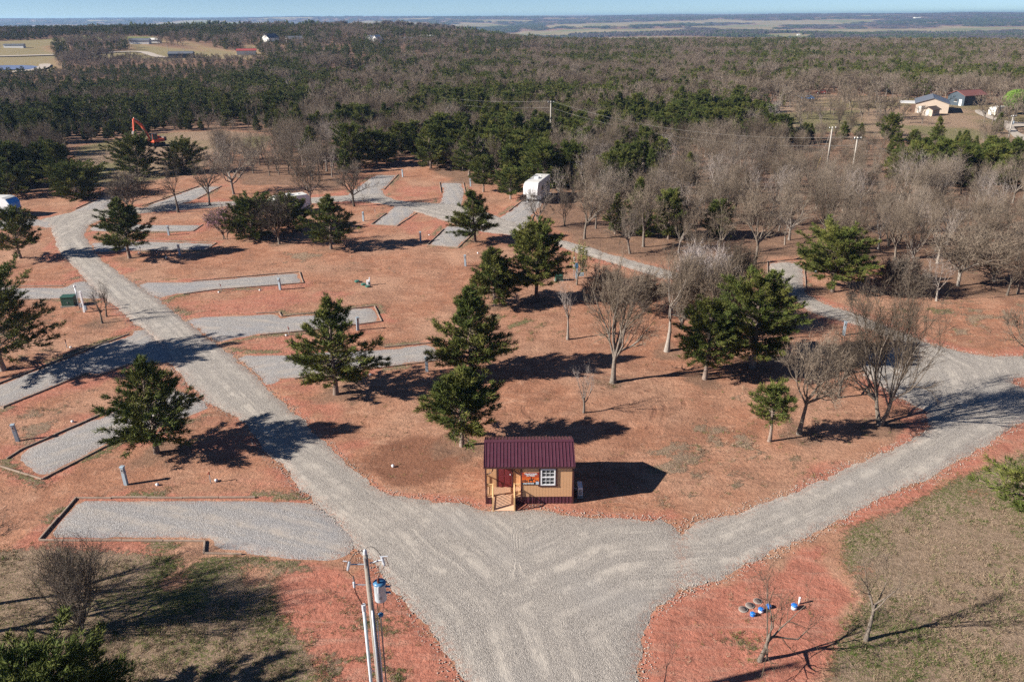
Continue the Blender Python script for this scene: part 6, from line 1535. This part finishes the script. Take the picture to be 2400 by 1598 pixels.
gy = gp(1912, 402); t = thing('guy_wire', 'yellow sleeved guy wire anchoring the pale pole', 'guy wire', gy)
dd = pA - gy; MB().tube([(0, 0, -0.1), dd * 0.97], 0.02, 5).build('cable', WIREM, t); MB().tube([(0, 0, 0), dd * 0.30], 0.06, 6).build('sleeve', mat('guy_yellow', (0.55, 0.40, 0.05), 0.5), t)
pF = at_depth(2500, 420, 150)
def span(p, q, sag, label, dz=0.0):
    t = tag(MB().tube([p.lerp(q, s) + Vector((0, 0, dz - sag * 4 * s * (1 - s))) for s in np.linspace(0, 1, 18)], 0.013, 4).build('power_line', WIREM), label, 'power line', 'overhead power lines')
for dz, s in ((0.0, 'upper'), (-1.6, 'lower')):
    span(pE, pD, 2.0, s + ' wire between the distant pole and the pole behind the trailer', dz)
    span(pD, pB, 3.0, s + ' wire between the pole behind the trailer and the guyed pair', dz)
    span(pB, pF, 3.0, s + ' wire from the guyed pair towards the driveway side', dz)
# ================================================================== ground cover that nobody could count
rngs = np.random.default_rng(9)
def scatter_tufts():
    N = 150000
    Y = 24 + 75 * rngs.uniform(size=N) ** 1.5; X = rngs.uniform(-1, 1, N) * (Y * 0.78 + 6)
    P = np.stack([X, Y], -1); Z = zones(P, np.ones(N, bool))
    nz = fbm(X, Y, 1.3, 55, 3)
    pr_ = Z['grass'] * smooth(0.33, 0.55, nz) * 1.0 + 0.016
    k = (rngs.uniform(size=N) < pr_) & (Z['road'] > 0.12)
    P = P[k]; green = Z['green'][k]; nz = nz[k]; n = len(P)
    isg = rngs.uniform(size=n) < 0.2 + 0.4 * green
    out = {}
    for nm, sel in (('green', isg), ('dry', ~isg)):
        Q = P[sel]; m = 12; c = len(Q)
        base = np.repeat(np.column_stack([Q, np.full(c, -0.03)]), m, 0) + np.column_stack([rngs.normal(0, 0.075, (c * m, 2)), np.zeros(c * m)])
        d = unit(np.column_stack([rngs.normal(0, 0.75, (c * m, 2)), np.full(c * m, 0.75)]))
        s = np.repeat(rngs.uniform(0.6, 1.25, c), m)
        G = Geo(); G.blades(base, base + d * (rngs.uniform(0.10, 0.26, c * m) * s)[:, None], rngs.uniform(0.005, 0.011, c * m), rngs); out[nm] = G
    return out
tf = scatter_tufts()
STRAW = leaf_mat('straw', (0.20, 0.14, 0.09), (0.42, 0.32, 0.225)); GRASSM = leaf_mat('grass_blades', (0.05, 0.085, 0.018), (0.125, 0.17, 0.04))
tag(link('green_grass', tf['green'].mesh('green_grass', GRASSM)), 'low green grass tufts scattered over the red soil', 'grass', kind='stuff')
tag(link('dry_grass', tf['dry'].mesh('dry_grass', STRAW)), 'dead straw coloured grass tufts scattered over the red soil', 'grass', kind='stuff')
def scatter_stones():
    pts = []
    for q in road_edge:
        a = q; b = np.roll(q, -1, 0); L = np.hypot(*(b - a).T)
        for i in range(len(a)):
            if 20 < a[i][1] < 95:
                m = rngs.poisson(L[i] * 26)
                t = rngs.uniform(size=m)[:, None]; nr_ = np.array([-(b - a)[i][1], (b - a)[i][0]]) / max(L[i], 1e-6)
                pts.append(a[i] + (b[i] - a[i]) * t + nr_ * (rngs.normal(0, 0.30, m))[:, None])
    P = np.concatenate(pts)
    d = np.full(len(P), 1e9)
    for q in road_edge: d = np.minimum(d, sdf(P, q))
    P = P[d > -0.7]; n = len(P)
    s = rngs.uniform(0.022, 0.055, n); base = np.array([[1, 0, 0], [-1, 0, 0], [0, 1, 0], [0, -1, 0], [0, 0, 0.8], [0, 0, -0.6]])
    V = base[None] * s[:, None, None] * rngs.uniform(0.7, 1.3, (n, 6, 3)); a = rngs.uniform(0, 6.28, n); ca, sa = np.cos(a)[:, None], np.sin(a)[:, None]
    V = np.stack([V[..., 0] * ca - V[..., 1] * sa, V[..., 0] * sa + V[..., 1] * ca, V[..., 2]], -1)
    V += np.column_stack([P, np.full(n, 0.012)])[:, None]
    F = np.array([[0, 2, 4], [2, 1, 4], [1, 3, 4], [3, 0, 4], [2, 0, 5], [1, 2, 5], [3, 1, 5], [0, 3, 5]])
    return np_mesh('loose_gravel', V.reshape(-1, 3), (np.arange(n)[:, None, None] * 6 + F[None]).reshape(-1, 3), leaf_mat('stone_chips', (0.24, 0.215, 0.19), (0.46, 0.42, 0.37), (0.40, 0.36, 0.31), 2.0))
tag(link('loose_gravel', scatter_stones()), 'loose gravel stones strewn along the road edges', 'gravel', kind='stuff')
# ================================================================== haze
hz_ = MB().box(-46000, 46000, -300, 36000, -80, 62).build('haze', None)
km = bpy.data.materials.new('haze_air'); km.use_nodes = True; km.node_tree.nodes.clear()
pv = km.node_tree.nodes.new('ShaderNodeVolumePrincipled'); pv.inputs['Color'].default_value = (0.38, 0.58, 1.0, 1); pv.inputs['Density'].default_value = 0.00009; pv.inputs['Absorption Color'].default_value = (0.15, 0.35, 0.8, 1); pv.inputs['Anisotropy'].default_value = 0.2
om = km.node_tree.nodes.new('ShaderNodeOutputMaterial'); km.node_tree.links.new(pv.outputs[0], om.inputs['Volume'])
hz_.data.materials.append(km); tag(hz_, 'pale blue haze over the far land', 'haze', kind='stuff')
